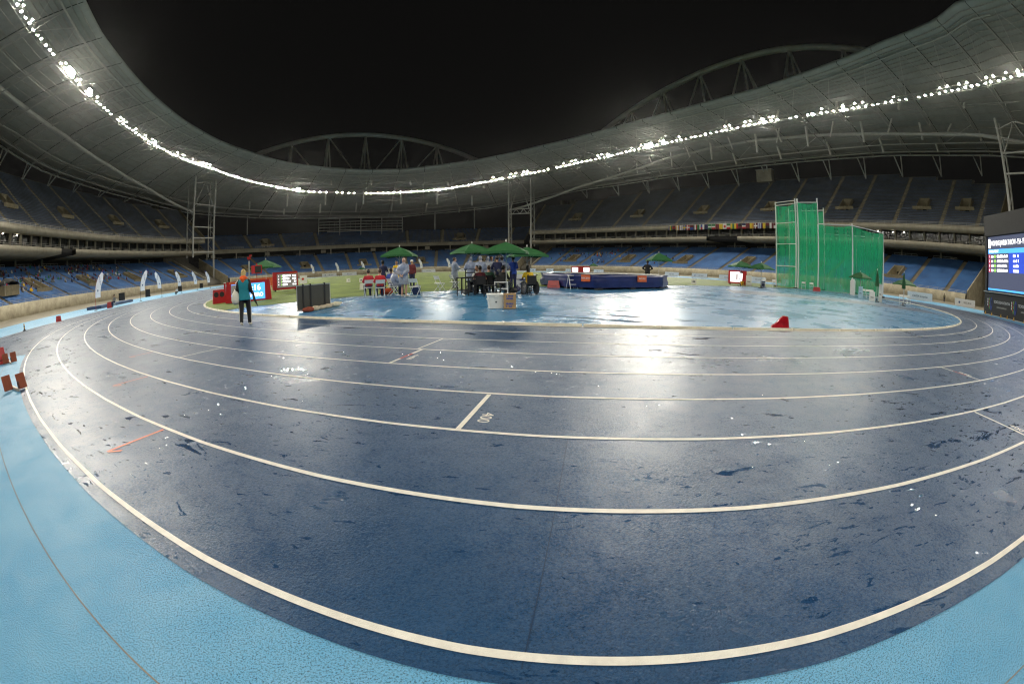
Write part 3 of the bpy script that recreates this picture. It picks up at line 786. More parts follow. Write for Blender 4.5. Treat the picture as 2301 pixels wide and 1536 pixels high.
# brightest lamps are the ones aimed down the track towards the near bend
GLARE_BANKS = {569.5: (8, 28), 581.8: (4, 28), 630.0: (2, 26), 722.8: (4, 22), 712: (1, 18), 35.4: (1, 22), 68.2: (1, 28), 126: (3, 22), 147.5: (8, 27), 155: (3, 24), 175: (1, 22), 200.3: (2, 28), 219: (1, 28), 230.8: (2, 28), 293.5: (2, 22)}  # larger clusters pack in extra lamps to imitate glare
for l, (n_, k) in GLARE_BANKS.items():
    s, g = sector(l)
    for q in range(n_):
        if n_ >= 4: lab = 'dazzling floodlight in the largest cluster added to imitate glare on the %s of the roof' % s if n_ == 8 else 'dazzling floodlight in a smaller cluster added to imitate glare on the %s of the roof' % s
        else: lab = 'glaring floodlight brighter than its neighbours on the %s of the roof' % s
        flood(l+(q//2-(n_-1)/4)*.95, -.75-.1*(q % 2), .1+.80*(q % 2), .34, k, (-30, -30, 0), lab, ('glare-imitating cluster of ' if n_ >= 4 else 'glaring ') + g)
def AIM(l):
    p = cp(l, 0, 0); return (p.x*.32+rng.uniform(-16, 16), STR/2+(p.y-STR/2)*.45+rng.uniform(-30, 20), 0)
l = 500.0; i = 0
while l < 500+LT-2:
    s, g = sector(l); i += 1
    near = s == 'near end'
    step = 3.6 if near else (2.9 if s == 'far end' else 2.35)
    if near or rng.random() > .07:
        aim = AIM(l)
        flood(l+rng.uniform(-.3, .3), -.7, rng.uniform(.05, .35),   .15 if s == 'far end' else .23, 26 if s == 'far end' else 13 if not near else 16, aim, 'small round floodlight in the long lamp row on the %s of the roof' % s, g)
        if not near and s != 'far end' and (int(l/14) % 3 != 0) and rng.random() < .55:
            flood(l+rng.uniform(-.5, .5)+.8, -.2, 1.75, .19, 16, AIM(l), 'small floodlight in the sparse upper lamp row on the %s of the roof' % s, 'upper ' + g)
    l += step

# covered commentary platform in the left stand
t = thing('commentary_platform', 'tan commentary platform with a dark tarpaulin in the left lower stand at the picture edge', 'platform', tuple(cp(563, 6.0, 4.2)), math.atan2(tangent(563).y, tangent(563).x))
MB().box((0, 0, .9), (6.0, 3.2, 1.9)).build('deck_wall', M_STAIR, t)
mb = MB(); vs = []; fs = []
for i in range(9):
    for j in range(6):
        x, y = -3.2+6.4*i/8, -1.8+3.6*j/5; vs.append((x, y, 1.9+1.35*math.sin(math.pi*i/8)**.6*math.sin(math.pi*(j+.3)/5.8)**.5+.12*math.sin(i*2.3+j*1.7)))
for i in range(8):
    for j in range(5): fs.append((i*6+j, (i+1)*6+j, (i+1)*6+j+1, i*6+j+1))
mb.add(vs, fs); o = mb.build('tarpaulin', M_DARK, t, True); so = o.modifiers.new('solid', 'SOLIDIFY'); so.thickness = .03
for s in (-2.9, 2.9): MB().tube([(s, -1.6, 0), (s, -1.6, 2.6)], .05, 6).build('post', M_RAIL, t)
# ================================================================ FIELD THINGS
def C(name, c, rough=.6, **k): return mat(name, c, rough, **k)
WHITE = C('white_plastic', (.78, .77, .72), .4, var=.06, vscale=8); BLACK = C('black_plastic', (.012, .012, .013), .5, var=.2, vscale=20)
RED = C('red_panel', (.42, .012, .015), .35, var=.15, vscale=4); BLUE_V = C('mat_cover_navy', (.012, .022, .11), .35, var=.25, vscale=2.5, bump=.6, bscale=3)
GREEN_C = C('canopy_green', (.022, .125, .035), .7, var=.15, vscale=3); ALU = C('aluminium_pole', (.62, .62, .60), .35, metal=.7)
STEELW = C('white_enamel', (.80, .80, .78), .35); CHROME = C('chrome', (.6, .6, .6), .2, metal=1); RUBBER = C('rubber', (.015, .015, .015), .7)
ORANGE = C('orange_print', (.62, .13, .04), .5, var=.2, vscale=5); CARD = C('cardboard', (.42, .26, .12), .8, var=.12, vscale=6); PRINTB = C('print_blue', (.02, .06, .30), .5)
PRINTD = C('print_dark', (.03, .03, .05), .5); YELLOW = C('yellow_plastic', (.75, .42, .02), .45); TAN = C('sandbag', (.55, .47, .34), .8, var=.2, vscale=9, bump=.5, bscale=20); BROWNR = C('sandbag_red', (.28, .06, .03), .8, var=.2, vscale=9)
BOARD = C('board_white', (.84, .85, .87), .4, var=.05, vscale=2); REDP = C('print_red', (.55, .05, .04), .5)
def emis(name, c, s): return mat(name, (.02, .02, .02), .65, spec=.2, emit=c, estr=s)
LED_BLUE = emis('led_blue', (.13, .30, .80), 1.1); LED_LB = emis('led_light_blue', (.07, .35, .90), 1.1); LED_W = emis('led_white', (1, .98, .98), 1.6); LED_D = emis('led_dark', (.055, .065, .11), .9)
LED_R = emis('led_red', (.55, .02, .07), 1.0); LED_G = emis('led_green', (.25, .5, .10), 1.0); LED_GREY = emis('led_grey', (.22, .20, .17), .5); LED_NB = emis('led_navy', (.02, .06, .45), 1.0)

def sub_empty(name, parent, loc, rot):
    o = bpy.data.objects.new(name, None); col.objects.link(o); o.parent = parent; o.location = loc; o.rotation_euler = rot; return o
def print_lines(parent, m, u0, u1, z, h, place, seed=0, name='print_lines'):
    r = random.Random(seed); mb = MB(); u = u0
    while u < u1:
        w = r.uniform(.45, .95)*h; k = r.choice((.8, 1., .9)); 
        if r.random() > .12: mb.add([place(u, z-h*.5), place(min(u+w*.82, u1), z-h*.5), place(min(u+w*.82, u1), z-h*.5+h*k), place(u, z-h*.5+h*k)], [(0, 1, 2, 3)])
        u += w
    o = mb.build(name, m, parent); o['kind'] = 'stuff'; return o
def face(x, y): return -math.atan2(CAM.x-x, CAM.y-y)     # rz that turns local +Y towards the near bend
def away(x, y): return face(x, y)+math.pi

# ---------------------------------------------------------------- javelin runway across the throwing area
def strip(name, a, b, w, m, dz, kind=None, parent=None, n=16):
    a, b = Vector((*a, 0)), Vector((*b, 0)); t = (b-a).normalized(); s = Vector((-t.y, t.x, 0))*w/2; V = []
    for i in range(n+1):
        p = a+(b-a)*i/n
        for q in (p-s, p+s): V.append((q.x, q.y, gz(q.x, q.y)+dz))
    o = link(name, raw_mesh(name, V, np.array([(2*i, 2*i+1, 2*i+3, 2*i+2) for i in range(n)])), m, parent)
    if kind: tag(o, kind=kind)
    return o
jr = strip('javelin_runway', (7.0, -33.6), (-4.6, -21.2), 4.1, M_TRACK, .008, 'structure')
_t = Vector((-11.6, 12.4, 0)).normalized(); _s = Vector((-_t.y, _t.x, 0))
for sg in (-2.05, 2.05):
    strip('lane_line', (7.0+_s.x*sg, -33.6+_s.y*sg), (-4.6+_s.x*sg, -21.2+_s.y*sg), .06, M_LINE, .012, None, jr)
strip('lane_line', (-4.6-_s.x*2.05, -21.2-_s.y*2.05), (-4.6+_s.x*2.05, -21.2+_s.y*2.05), .08, M_LINE, .012, None, jr, 4)

# ---------------------------------------------------------------- people
def capsule(mb, p0, r0, p1, r1, n=10):
    p0, p1 = Vector(p0), Vector(p1); d = p1-p0
    d = d.normalized() if d.length > 1e-5 else Vector((0, 0, 1))
    mb.tube([p0-d*r0*.96, p0-d*r0*.6, p0, p1, p1+d*r1*.6, p1+d*r1*.96], [r0*.28, r0*.8, r0, r1, r1*.8, r1*.28], n)
def ell(mb, c, rx, ry, rz_, n=10, k=7):
    c = Vector(c); vs = [c+Vector((0, 0, -rz_))]; fs = []
    for i in range(1, k):
        a = -math.pi/2+math.pi*i/k
        for j in range(n):
            t = 2*math.pi*j/n; vs.append(c+Vector((rx*math.cos(a)*math.cos(t), ry*math.cos(a)*math.sin(t), rz_*math.sin(a))))
    vs.append(c+Vector((0, 0, rz_))); e = len(vs)-1
    for j in range(n): fs.append((0, 1+(j+1) % n, 1+j)); fs.append((e, e-n+j, e-n+(j+1) % n))
    for i in range(k-2):
        for j in range(n): fs.append((1+i*n+j, 1+i*n+(j+1) % n, 1+(i+1)*n+(j+1) % n, 1+(i+1)*n+j))
    mb.add(vs, fs)
def skin_over(mb, name, m, parent, voxel=.02, it=3):
    o = mb.build(name, m, parent)
    r = o.modifiers.new('remesh', 'REMESH'); r.mode = 'VOXEL'; r.voxel_size = voxel; r.use_smooth_shade = True
    s = o.modifiers.new('smooth', 'SMOOTH'); s.factor = .5; s.iterations = it
    return o
def torso(mb, J, inf=0., hem=None, hemr=None, n=14, neck=True):
    pel, che, nec = Vector(J['pel']), Vector(J['che']), Vector(J['nec']); R_ = []
    if hem is not None: R_.append((pel+Vector((0, 0, hem)), hemr or (.165, .125)))
    R_ += [(pel, (.158, .115)), (pel+(che-pel)*.45, (.138, .105)), (che, (.168, .118)), (che+(nec-che)*.45, (.180, .108)), (che+(nec-che)*.72, (.155, .088)), (che+(nec-che)*.90, (.088, .068))]
    if neck: R_.append((nec, (.058, .060)))
    vs = []; k = len(R_)
    for p, (a, b) in R_:
        for j in range(n): t = 2*math.pi*j/n; vs.append(p+Vector(((a+inf)*math.cos(t), (b+inf)*math.sin(t), 0)))
    fs = [(i*n+j, i*n+(j+1) % n, (i+1)*n+(j+1) % n, (i+1)*n+j) for i in range(k-1) for j in range(n)]
    mb.add(vs, fs+[tuple(range(n-1, -1, -1)), tuple((k-1)*n+j for j in range(n))])
def lerp(a, b, t): return tuple(a[i]+(b[i]-a[i])*t for i in range(3))
def stand_pose(arms='down', step=.0, lean=0.):
    J = dict(pel=(0, 0, .97), che=(0, lean*.5, 1.27), nec=(0, lean*.8, 1.47), hea=(0, lean+.02, 1.625))
    for s, n in ((-1, 'L'), (1, 'R')):
        st = step*s
        J['hip'+n] = (s*.095, 0, .93); J['kne'+n] = (s*.10, .03+st*.6, .50); J['ank'+n] = (s*.105, st*1.0-.01, .09+(.05 if st < 0 else 0)); J['toe'+n] = (s*.12, st+.15, .035)
        J['sho'+n] = (s*.168, lean*.7, 1.385)
        el, wr = {'down': ((s*.225, lean-.03, 1.12), (s*.235, lean+.05, .88)), 'back': ((s*.27, -.13, 1.15), (s*.07, -.2, .98)), 'front': ((s*.26, .06+lean, 1.15), (s*.13, .3+lean, 1.12)),
                  'hip': ((s*.36, -.06, 1.17), (s*.17, .04, 1.05)), 'carry': ((s*.25, -.05, 1.13), (s*.22, .2, 1.0))}[arms]
        J['elb'+n] = el; J['wri'+n] = wr
    return J
def sit_pose(seat=.47, lean=0., arms='lap'):
    J = dict(pel=(0, 0, seat+.08), che=(0, -.02+lean*.5, seat+.38), nec=(0, lean*.85, seat+.58), hea=(0, lean+.03, seat+.73))
    for s, n in ((-1, 'L'), (1, 'R')):
        J['hip'+n] = (s*.10, .02, seat+.08); J['kne'+n] = (s*.13, .44, seat+.06); J['ank'+n] = (s*.13, .42, .10); J['toe'+n] = (s*.14, .57, .05)
        J['sho'+n] = (s*.170, lean*.7, seat+.495); J['elb'+n] = (s*.27, .06+lean*.6, seat+.27); J['wri'+n] = (s*.13, .32+lean*.4, seat+.2)
    return J
SK = [C('skin_light', (.52, .30, .21), .55), C('skin_mid', (.33, .18, .11), .55), C('skin_dark', (.10, .05, .03), .5)]
def cl(name, c): return C('cloth_'+name, c, .8, var=.14, vscale=7, bump=.35, bscale=14)
PONCHO = mat('rain_poncho', (.40, .46, .58), .22, alpha=.55, bump=1., bscale=11, var=.35, vscale=7)
def person(label, loc, rz, J, top=None, bottom=None, shoes=None, hair=None, skin=0, scale=1., sleeve=1., leg=1., poncho=False, cap=None, vox=.022, hood=None, group=None, name='person', long_hair=0., stripe=None):
    t = thing(name, label, 'person', loc, rz, group); t.scale = (scale,)*3
    b = MB(); sk = SK[skin]; g = lambda k: Vector(J[k])
    torso(b, J); capsule(b, g('pel')-Vector((0, 0, .03)), .12, g('pel'), .12)
    capsule(b, g('nec')-Vector((0, 0, .05)), .055, g('hea'), .055)
    h = g('hea'); ell(b, h+Vector((0, 0, .01)), .078, .098, .118); ell(b, h+Vector((0, .035, -.065)), .055, .06, .06)
    capsule(b, h+Vector((0, .085, .01)), .014, h+Vector((0, .108, -.025)), .018, 6)
    for s in (-1, 1): ell(b, h+Vector((s*.082, -.01, -.005)), .014, .026, .036, 6, 5)
    for n, s in (('L', -1), ('R', 1)):
        capsule(b, g('hip'+n), .085, g('kne'+n), .055); capsule(b, g('kne'+n), .055, lerp(J['kne'+n], J['ank'+n], .3), .056); capsule(b, lerp(J['kne'+n], J['ank'+n], .3), .056, g('ank'+n), .036)
        capsule(b, g('ank'+n)-Vector((0, .02, .04)), .036, g('toe'+n), .03)
        capsule(b, g('sho'+n), .054, g('elb'+n), .042); capsule(b, g('elb'+n), .043, g('wri'+n), .029)
        w = g('wri'+n); d = (w-g('elb'+n)).normalized(); sd = d.orthogonal().normalized(); sd = (Vector((0, 1, 0))-d*d.y).normalized() if abs(d.y) < .9 else Vector((1, 0, 0))
        pm = w+d*.085; capsule(b, w+d*.02-sd*.012, .026, pm, .03); capsule(b, w+d*.02+sd*.014, .025, pm+sd*.016, .026)
        for q, (o_, ln) in enumerate(((-.034, .062), (-.012, .075), (.011, .07), (.033, .055))):
            k0 = pm+sd*o_+d*.008; k1 = k0+d*ln*.55-Vector((s*.012, 0, 0)); k2 = k1+d*ln*.5-Vector((s*.02, 0, .004))
            capsule(b, k0, .011, k1, .0105, 6); capsule(b, k1, .0105, k2, .009, 6)
        capsule(b, w+d*.035+sd*.03, .012, w+d*.095+sd*.058-Vector((s*.012, 0, 0)), .011, 6)
    skin_over(b, 'body', sk, t, vox)
    for s in (-1, 1):
        e = MB(); ell(e, h+Vector((s*.031, .085, .012)), .012, .010, .008, 6, 5); e.build('eye', BLACK, t)
    MB().tube([h+Vector((-.025, .093, -.062)), h+Vector((0, .099, -.066)), h+Vector((.025, .093, -.062))], .005, 5).build('mouth', SK[2], t)
    if hair is not None:
        m = MB(); ell(m, h+Vector((0, -.022, .035)), .092, .104, .112)
        if long_hair: capsule(m, h+Vector((0, -.05, -.02)), .085, h+Vector((0, -.07, -.02-long_hair)), .07)
        o = skin_over(m, 'hair', hair, t, .018)
    if cap is not None:
        m = MB(); ell(m, h+Vector((0, -.012, .055)), .096, .112, .09); m.box(h+Vector((0, .13, .045)), (.13, .1, .014)); m.build('cap', cap, t)
    if poncho:
        m = MB(); pel, che, nec = g('pel'), g('che'), g('nec'); sit = J['pel'][2] < .8
        torso(m, J, .055, -.05 if sit else -.42, (.24, .22) if sit else (.22, .19), neck=False); ell(m, nec, .11, .11, .08)
        for n in 'LR': capsule(m, g('sho'+n), .095, g('elb'+n), .085); capsule(m, g('elb'+n), .085, lerp(J['elb'+n], J['wri'+n], .7), .075)
        if sit:
            for n in 'LR': capsule(m, g('hip'+n), .14, lerp(J['hip'+n], J['kne'+n], .75), .12)
        if poncho != 'nohood': ell(m, h+Vector((0, -.035, .015)), .102, .112, .140)
        skin_over(m, 'poncho', PONCHO, t, .03, 4)
    if top is not None:
        m = MB(); sitting = J['pel'][2] < .8; torso(m, J, .020, -.02 if sitting else -.13, (.165, .125), neck=False)
        for n in 'LR':
            capsule(m, g('sho'+n), .068, g('elb'+n) if sleeve > .6 else lerp(J['sho'+n], J['elb'+n], sleeve*1.3), .060)
            if sleeve > .6: capsule(m, g('elb'+n), .060, lerp(J['elb'+n], J['wri'+n], .93), .043)
        skin_over(m, 'jacket' if sleeve > .6 else 'shirt', top, t, .024)
    if hood is not None:
        m = MB(); n_ = g('nec'); ell(m, n_+Vector((0, -.07, .02)), .135, .085, .085); capsule(m, n_+Vector((-.09, .02, .0)), .05, n_+Vector((.09, .02, 0)), .05); capsule(m, n_+Vector((0, -.10, -.02)), .09, n_+Vector((0, -.115, -.09)), .05)
        skin_over(m, 'hood', hood, t, .02)
    if bottom is not None:
        m = MB(); capsule(m, g('pel')-Vector((0, 0, .03)), .140, g('pel')+Vector((0, 0, .05)), .135)
        for n in 'LR':
            k = leg
            capsule(m, g('hip'+n), .105, lerp(J['hip'+n], J['kne'+n], min(1, k*1.6)), .078)
            if k > .9: capsule(m, g('kne'+n), .078, g('ank'+n), .064)
        skin_over(m, 'trousers' if leg > .9 else 'shorts', bottom, t, .024)
    if stripe is not None:
        m = MB()
        for n, s in (('L', -1), ('R', 1)):
            a = g('hip'+n)+Vector((s*.108, 0, 0)); k = g('kne'+n)+Vector((s*.083, 0, 0)); q = g('ank'+n)+Vector((s*.068, 0, .02)); m.tube([a, k, q], .012, 5)
        m.build('side_stripe', stripe, t)
    if shoes is not None:
        for n in 'LR':
            m = MB(); capsule(m, g('ank'+n)+Vector((0, -.03, -.035)), .048, g('toe'+n)+Vector((0, .0, .012)), .042); o = skin_over(m, 'shoe', shoes, t, .018, 2)
    return t
HB = C('hair_blonde', (.52, .38, .15), .6, var=.3, vscale=30); HD = C('hair_dark', (.015, .011, .008), .5); HG = C('hair_grey', (.25, .24, .22), .6); HBR = C('hair_brown', (.07, .035, .018), .5)
c_teal = cl('teal', (.012, .23, .29)); c_black = cl('black', (.012, .012, .014)); c_orange = cl('orange', (.90, .13, .025)); c_red = cl('red', (.40, .015, .03)); c_blue = cl('blue', (.03, .07, .32)); c_lblue = cl('lightblue', (.15, .22, .45)); c_navy = cl('navy', (.015, .02, .07))
c_yellow = cl('yellow', (.75, .48, .02)); c_grey = cl('grey', (.20, .20, .19)); c_khaki = cl('khaki', (.16, .15, .10)); c_white = cl('white', (.70, .70, .68)); c_green = cl('green', (.02, .18, .08)); c_maroon = cl('maroon', (.13, .02, .03))
sh_w = C('shoe_light', (.65, .60, .50), .5); sh_d = C('shoe_dark', (.03, .03, .03), .5)

# --- the one walking along the track
rzW = away(-30.5, -23.7) + R(-14)
pw = person('person in teal vest over black sleeves with orange hood, walking away along the track', (-30.48, -23.71, .006), rzW, stand_pose('carry', .16), c_black, c_black, sh_w, HB, 0, .985, long_hair=.07, hood=c_orange, vox=.013, stripe=c_white)
m = MB(); J = stand_pose('carry', .16); torso(m, J, .040, -.17, (.185, .150), neck=False)
skin_over(m, 'vest', c_teal, pw, .024)
def local(t, p):
    q = Matrix.Rotation(t.rotation_euler[2], 3, 'Z') @ Vector(p); return Vector(t.location)+q*t.scale[0]
bg = thing('drawstring_bag', 'white drawstring bag hanging at the left side of the walking person', 'bag', local(pw, (-.29, -.06, .72)), rzW)
m = MB(); capsule(m, (0, 0, .10), .15, (0, 0, .22), .14); capsule(m, (0, 0, .22), .14, (0, .01, .40), .05); skin_over(m, 'sack', C('bag_white', (.75, .72, .62), .6, var=.1, bump=.6, bscale=12), bg, .02)
MB().tube([(0, .01, .42), (.02, .0, .62), (.10, .02, .70)], .012, 5).build('cord', WHITE, bg)
um = thing('folded_umbrella', 'black folded umbrella held under the right arm of the walking person', 'umbrella', local(pw, (.25, .12, .70)), rzW)
MB().tube([(0, .16, .30), (.06, .0, .12), (.22, -.22, -.10)], [.03, .045, .014], 8).build('furled_cloth', c_black, um); MB().tube([(0, .16, .30), (-.02, .22, .37)], .014, 6).build('handle', BLACK, um)

# ---------------------------------------------------------------- folding chairs
def make_chair():
    t = thing('folding_chair', 'x', 'chair')
    for s in (-.21, .21):
        MB().tube([(s, .24, 0), (s, -.06, .45), (s, -.22, .82)], .014, 6).build('front_leg', STEELW, t)
        MB().tube([(s*.92, -.24, 0), (s*.92, .18, .44)], .014, 6).build('rear_leg', STEELW, t)
    MB().tube([(-.21, .24, .02), (.21, .24, .02)], .011, 5).build('crossbar', STEELW, t); MB().tube([(-.19, -.24, .02), (.19, -.24, .02)], .011, 5).build('crossbar', STEELW, t)
    m = MB(); m.box((0, .0, .445), (.40, .40, .035)); m.build('seat', WHITE, t)
    m = MB(); vs = []
    for i in range(7):
        x = -.21+.42*i/6; bow = -.03*math.cos((i-3)/3*1.4)
        for z, dy in ((.64, -.145), (.82, -.225)):
            for th in (0, .025): vs.append((x, dy+bow-th, z))
    fs = []
    for i in range(6):
        a = i*4; b_ = a+4
        fs += [(a, b_, b_+2, a+2), (a+3, b_+3, b_+1, a+1), (a+2, b_+2, b_+3, a+3), (a+1, b_+1, b_, a)]
    m.add(vs, fs+[(0, 2, 3, 1), (24, 25, 27, 26)]); m.build('backrest', WHITE, t)
    return t
_chair = make_chair(); _used = []
def chair(label, x, y, rz, group=None):
    o = _chair if not _used else copy_tree(_chair); _used.append(1)
    o.location = G(x, y); o.rotation_euler = (0, 0, rz); o['label'] = label
    if group: o['group'] = group
    elif 'group' in o: del o['group']
    return o
aw = away
chair('white folding chair under the left red-jacketed seated official', -25.31, -16.42, aw(-25.3, -16.4)+.15)
chair('white folding chair under the right red-jacketed seated official', -24.89, -17.26, aw(-24.9, -17.3)+.1)
chair('white folding chair under the official crouched in a clear poncho', -24.2, -16.9, aw(-24.2, -16.9)-1.2)
chair('empty white folding chair beside the standing man in shorts', -23.47, -18.3, aw(-23.4, -18.2)-.5)
chair('empty white folding chair alone on the turf edge', -21.65, -16.28, aw(-21.6, -16.3)-1.0)
chair('empty white folding chair in front of the standing poncho official', -20.60, -15.6, aw(-20.6, -15.6)-1.2)
P_ = lambda x, y: G(x, y)
person('seated official in red jacket with dark trousers, left of two, seen from behind', P_(-25.30, -16.36), aw(-25.3, -16.4)+.15, sit_pose(.46), c_red, c_navy, sh_d, HD, 0)
person('seated official in bright red jacket, right of two, seen from behind', P_(-24.88, -17.2), aw(-24.9, -17.2)+.1, sit_pose(.46), cl('redbright', (.5, .02, .03)), c_navy, sh_d, HBR, 0)
person('standing official in navy jacket behind the two red jackets', P_(-24.0, -13.2), aw(-24, -13)-.4, stand_pose('front'), c_navy, c_black, sh_d, HD, 2)
person('seated official with dark hair in blue shirt beside the clear poncho', P_(-23.9, -15.0), aw(-23.9, -15)-.3, sit_pose(.46), c_blue, c_navy, sh_d, HD, 2)
person('hunched seated official in clear rain poncho under the left green parasol', P_(-24.18, -16.85), aw(-24.2, -16.8)-1.1, sit_pose(.46, .12), c_lblue, c_navy, sh_d, HD, 1, poncho=True)
person('bald standing man in blue shirt, clear poncho and khaki shorts, hands behind his back', P_(-23.93, -18.1), aw(-23.9, -18)-.5, stand_pose('back'), c_lblue, c_khaki, sh_w, None, 0, 1.02, sleeve=.5, leg=.45, poncho='nohood')
person('standing person in yellow far behind the left green parasol', P_(-22.2, -8.5), face(-22.2, -8.5)+.4, stand_pose(), c_yellow, c_yellow, sh_w, HD, 1)
person('standing person in white cap beside the yellow-clad one', P_(-21.4, -9.6), face(-21.4, -9.6), stand_pose(), c_maroon, c_navy, sh_d, HBR, 0, cap=C('cap_white', (.8, .8, .78), .6))
person('distant athlete in green top and pale shorts on the turf', P_(-17.4, 5.8), face(-17.4, 5.8)+1, stand_pose('front', .1), c_green, c_white, sh_w, HD, 1, leg=.45, sleeve=.5)
person('distant athlete in dark top beside the green-topped one on the turf', P_(-18.1, 6.4), face(-18, 6)+.3, stand_pose('down', .05), c_navy, c_white, sh_w, HD, 2, leg=.45, sleeve=.5)
person('standing official in clear poncho at the turf edge left of the tables', P_(-20.1, -14.2), aw(-20, -14)-1.0, stand_pose('front'), c_lblue, c_grey, sh_d, HBR, 0, poncho='nohood')
person('poncho-hooded official at the left end of the table', P_(-20.35, -17.3), aw(-20.3, -17.3)+.2, stand_pose('front', 0, .06), c_lblue, c_navy, sh_d, HBR, 0, poncho=True)
person('large official in white hooded poncho leaning over the table', P_(-20.15, -18.0), aw(-20, -18)-.2, stand_pose('front', 0, .12), c_lblue, c_grey, sh_d, HBR, 0, 1.0, poncho=True)
person('official in white hooded poncho behind the maroon-shirted wheelchair athlete', P_(-19.4, -17.2), aw(-19.4, -17.2), stand_pose('front', 0, .05), c_white, c_navy, sh_d, HBR, 0, poncho=True)
person('bearded man in dark poncho in the middle of the table group', P_(-19.0, -16.8), face(-19, -16.8)+.3, stand_pose('front'), c_grey, c_navy, sh_d, HBR, 0, poncho='nohood')
person('woman in striped dark top holding papers in the table group', P_(-18.75, -17.5), face(-18.8, -17.5)+.8, stand_pose('front'), c_navy, c_grey, sh_d, HD, 1)
person('standing man in blue raincoat left of the middle parasol pole', P_(-18.95, -17.95), aw(-19, -18)-.2, stand_pose('hip'), c_blue, c_navy, sh_d, HD, 2, poncho='nohood')
person('standing man in royal blue jacket right of the middle parasol pole', P_(-18.3, -17.9), aw(-18.3, -17.9)+.5, stand_pose('front'), cl('royal', (.03, .08, .42)), c_navy, sh_d, HD, 0, 1.0)
person('man in black coat standing behind the blue vault mat, seen from behind', P_(-5.6, -14.4), aw(-5.6, -14.4), stand_pose('hip'), c_black, c_black, sh_d, HD, 2)
person('seated judge at the far left runway strip', (-50.82, 8.29, .006), face(-50.8, 8.3)-.9, sit_pose(.46), c_grey, c_navy, sh_d, HD, 1)
person('kneeling photographer in pale top by the left far apron', (-51.2, 36.5, .006), face(-51, 36)-.6, sit_pose(.30, .1), c_white, c_black, sh_d, HD, 0)
person('distant steward in dark clothes below the right stand wall', (72.0, -28.5, .006), face(72, -28), stand_pose(), c_khaki, c_navy, sh_d, HD, 2)

# ---------------------------------------------------------------- wheelchairs
def wheelchair(label, x, y, rz, rim=CHROME, disc=False):
    t = thing('wheelchair', label, 'wheelchair', G(x, y), rz)
    for s in (-1, 1):
        w = MB(); c = (s*.30, -.02, .31); w.torus(c, (1, 0, .0), .285, .018, 24, 6); wo = w.build('wheel', RUBBER, t)
        q = MB(); q.torus(c, (1, 0, 0), .262, .010, 24, 5)
        for i in range(16):
            a = 2*math.pi*i/16; q.tube([c, (c[0], c[1]+.26*math.cos(a), c[2]+.26*math.sin(a))], .0035, 4)
        q.tube([(c[0]-.03, c[1], c[2]), (c[0]+.03, c[1], c[2])], .03, 8); q.build('spokes', rim, wo)
        q = MB(); q.torus((s*.335, -.02, .31), (1, 0, 0), .235, .008, 24, 5); q.build('push_rim', CHROME, wo)
        if disc:
            q = MB(); q.tube([(c[0]-s*.004, c[1], c[2]), (c[0]+s*.004, c[1], c[2])], .255, 24); q.build('wheel_disc', C('wheel_disc_grey', (.10, .10, .11), .4, var=.4, vscale=12), wo)
        cs = MB(); cs.torus((s*.2, .40, .07), (1, 0, 0), .05, .018, 14, 6); cs.tube([(s*.2, .40, .07), (s*.2, .38, .22)], .012, 6); cs.build('caster', RUBBER, t)
    f = MB()
    for s in (-1, 1):
        f.tube([(s*.21, -.20, .88), (s*.21, -.20, .40), (s*.21, .36, .40), (s*.18, .50, .12)], .014, 6); f.tube([(s*.21, -.20, .30), (s*.21, .30, .30)], .012, 6); f.tube([(s*.21, -.20, .86), (s*.21, -.32, .88)], .017, 6)
    f.tube([(-.30, -.02, .31), (.30, -.02, .31)], .014, 6); f.build('frame', BLACK, t)
    MB().box((0, .10, .435), (.40, .42, .05)).build('seat', c_black, t); MB().box((0, -.205, .66), (.40, .03, .38)).build('backrest', c_black, t); MB().box((0, .53, .10), (.34, .16, .02)).build('footrest', BLACK, t)
    return t
rw = aw(-20.8, -19.6)
wheelchair('black wheelchair under the maroon-shirted athlete, left of two at the table', -20.75, -19.5, rw)
person('wheelchair athlete in maroon shirt at the table, seen from behind', P_(-20.75, -19.42), rw, sit_pose(.44), c_maroon, c_black, sh_d, HD, 1, sleeve=.5)
wheelchair('black wheelchair with bright rims beside the parasol pole', -19.75, -19.75, rw-.7)
person('wheelchair athlete in black jacket beside the parasol pole', P_(-19.78, -19.7), rw-.7, sit_pose(.44, .08), c_black, c_black, sh_d, HD, 1)
wheelchair('wheelchair with one grey disc wheel standing right of the cartons', -18.95, -20.75, aw(-19, -20.8)+.45, disc=True)
person('long-haired wheelchair athlete in yellow shirt right of the cartons', P_(-18.95, -20.68), aw(-19, -20.8)+.45, sit_pose(.44, .1), c_yellow, c_grey, sh_d, HD, 2, sleeve=.5, long_hair=.32)

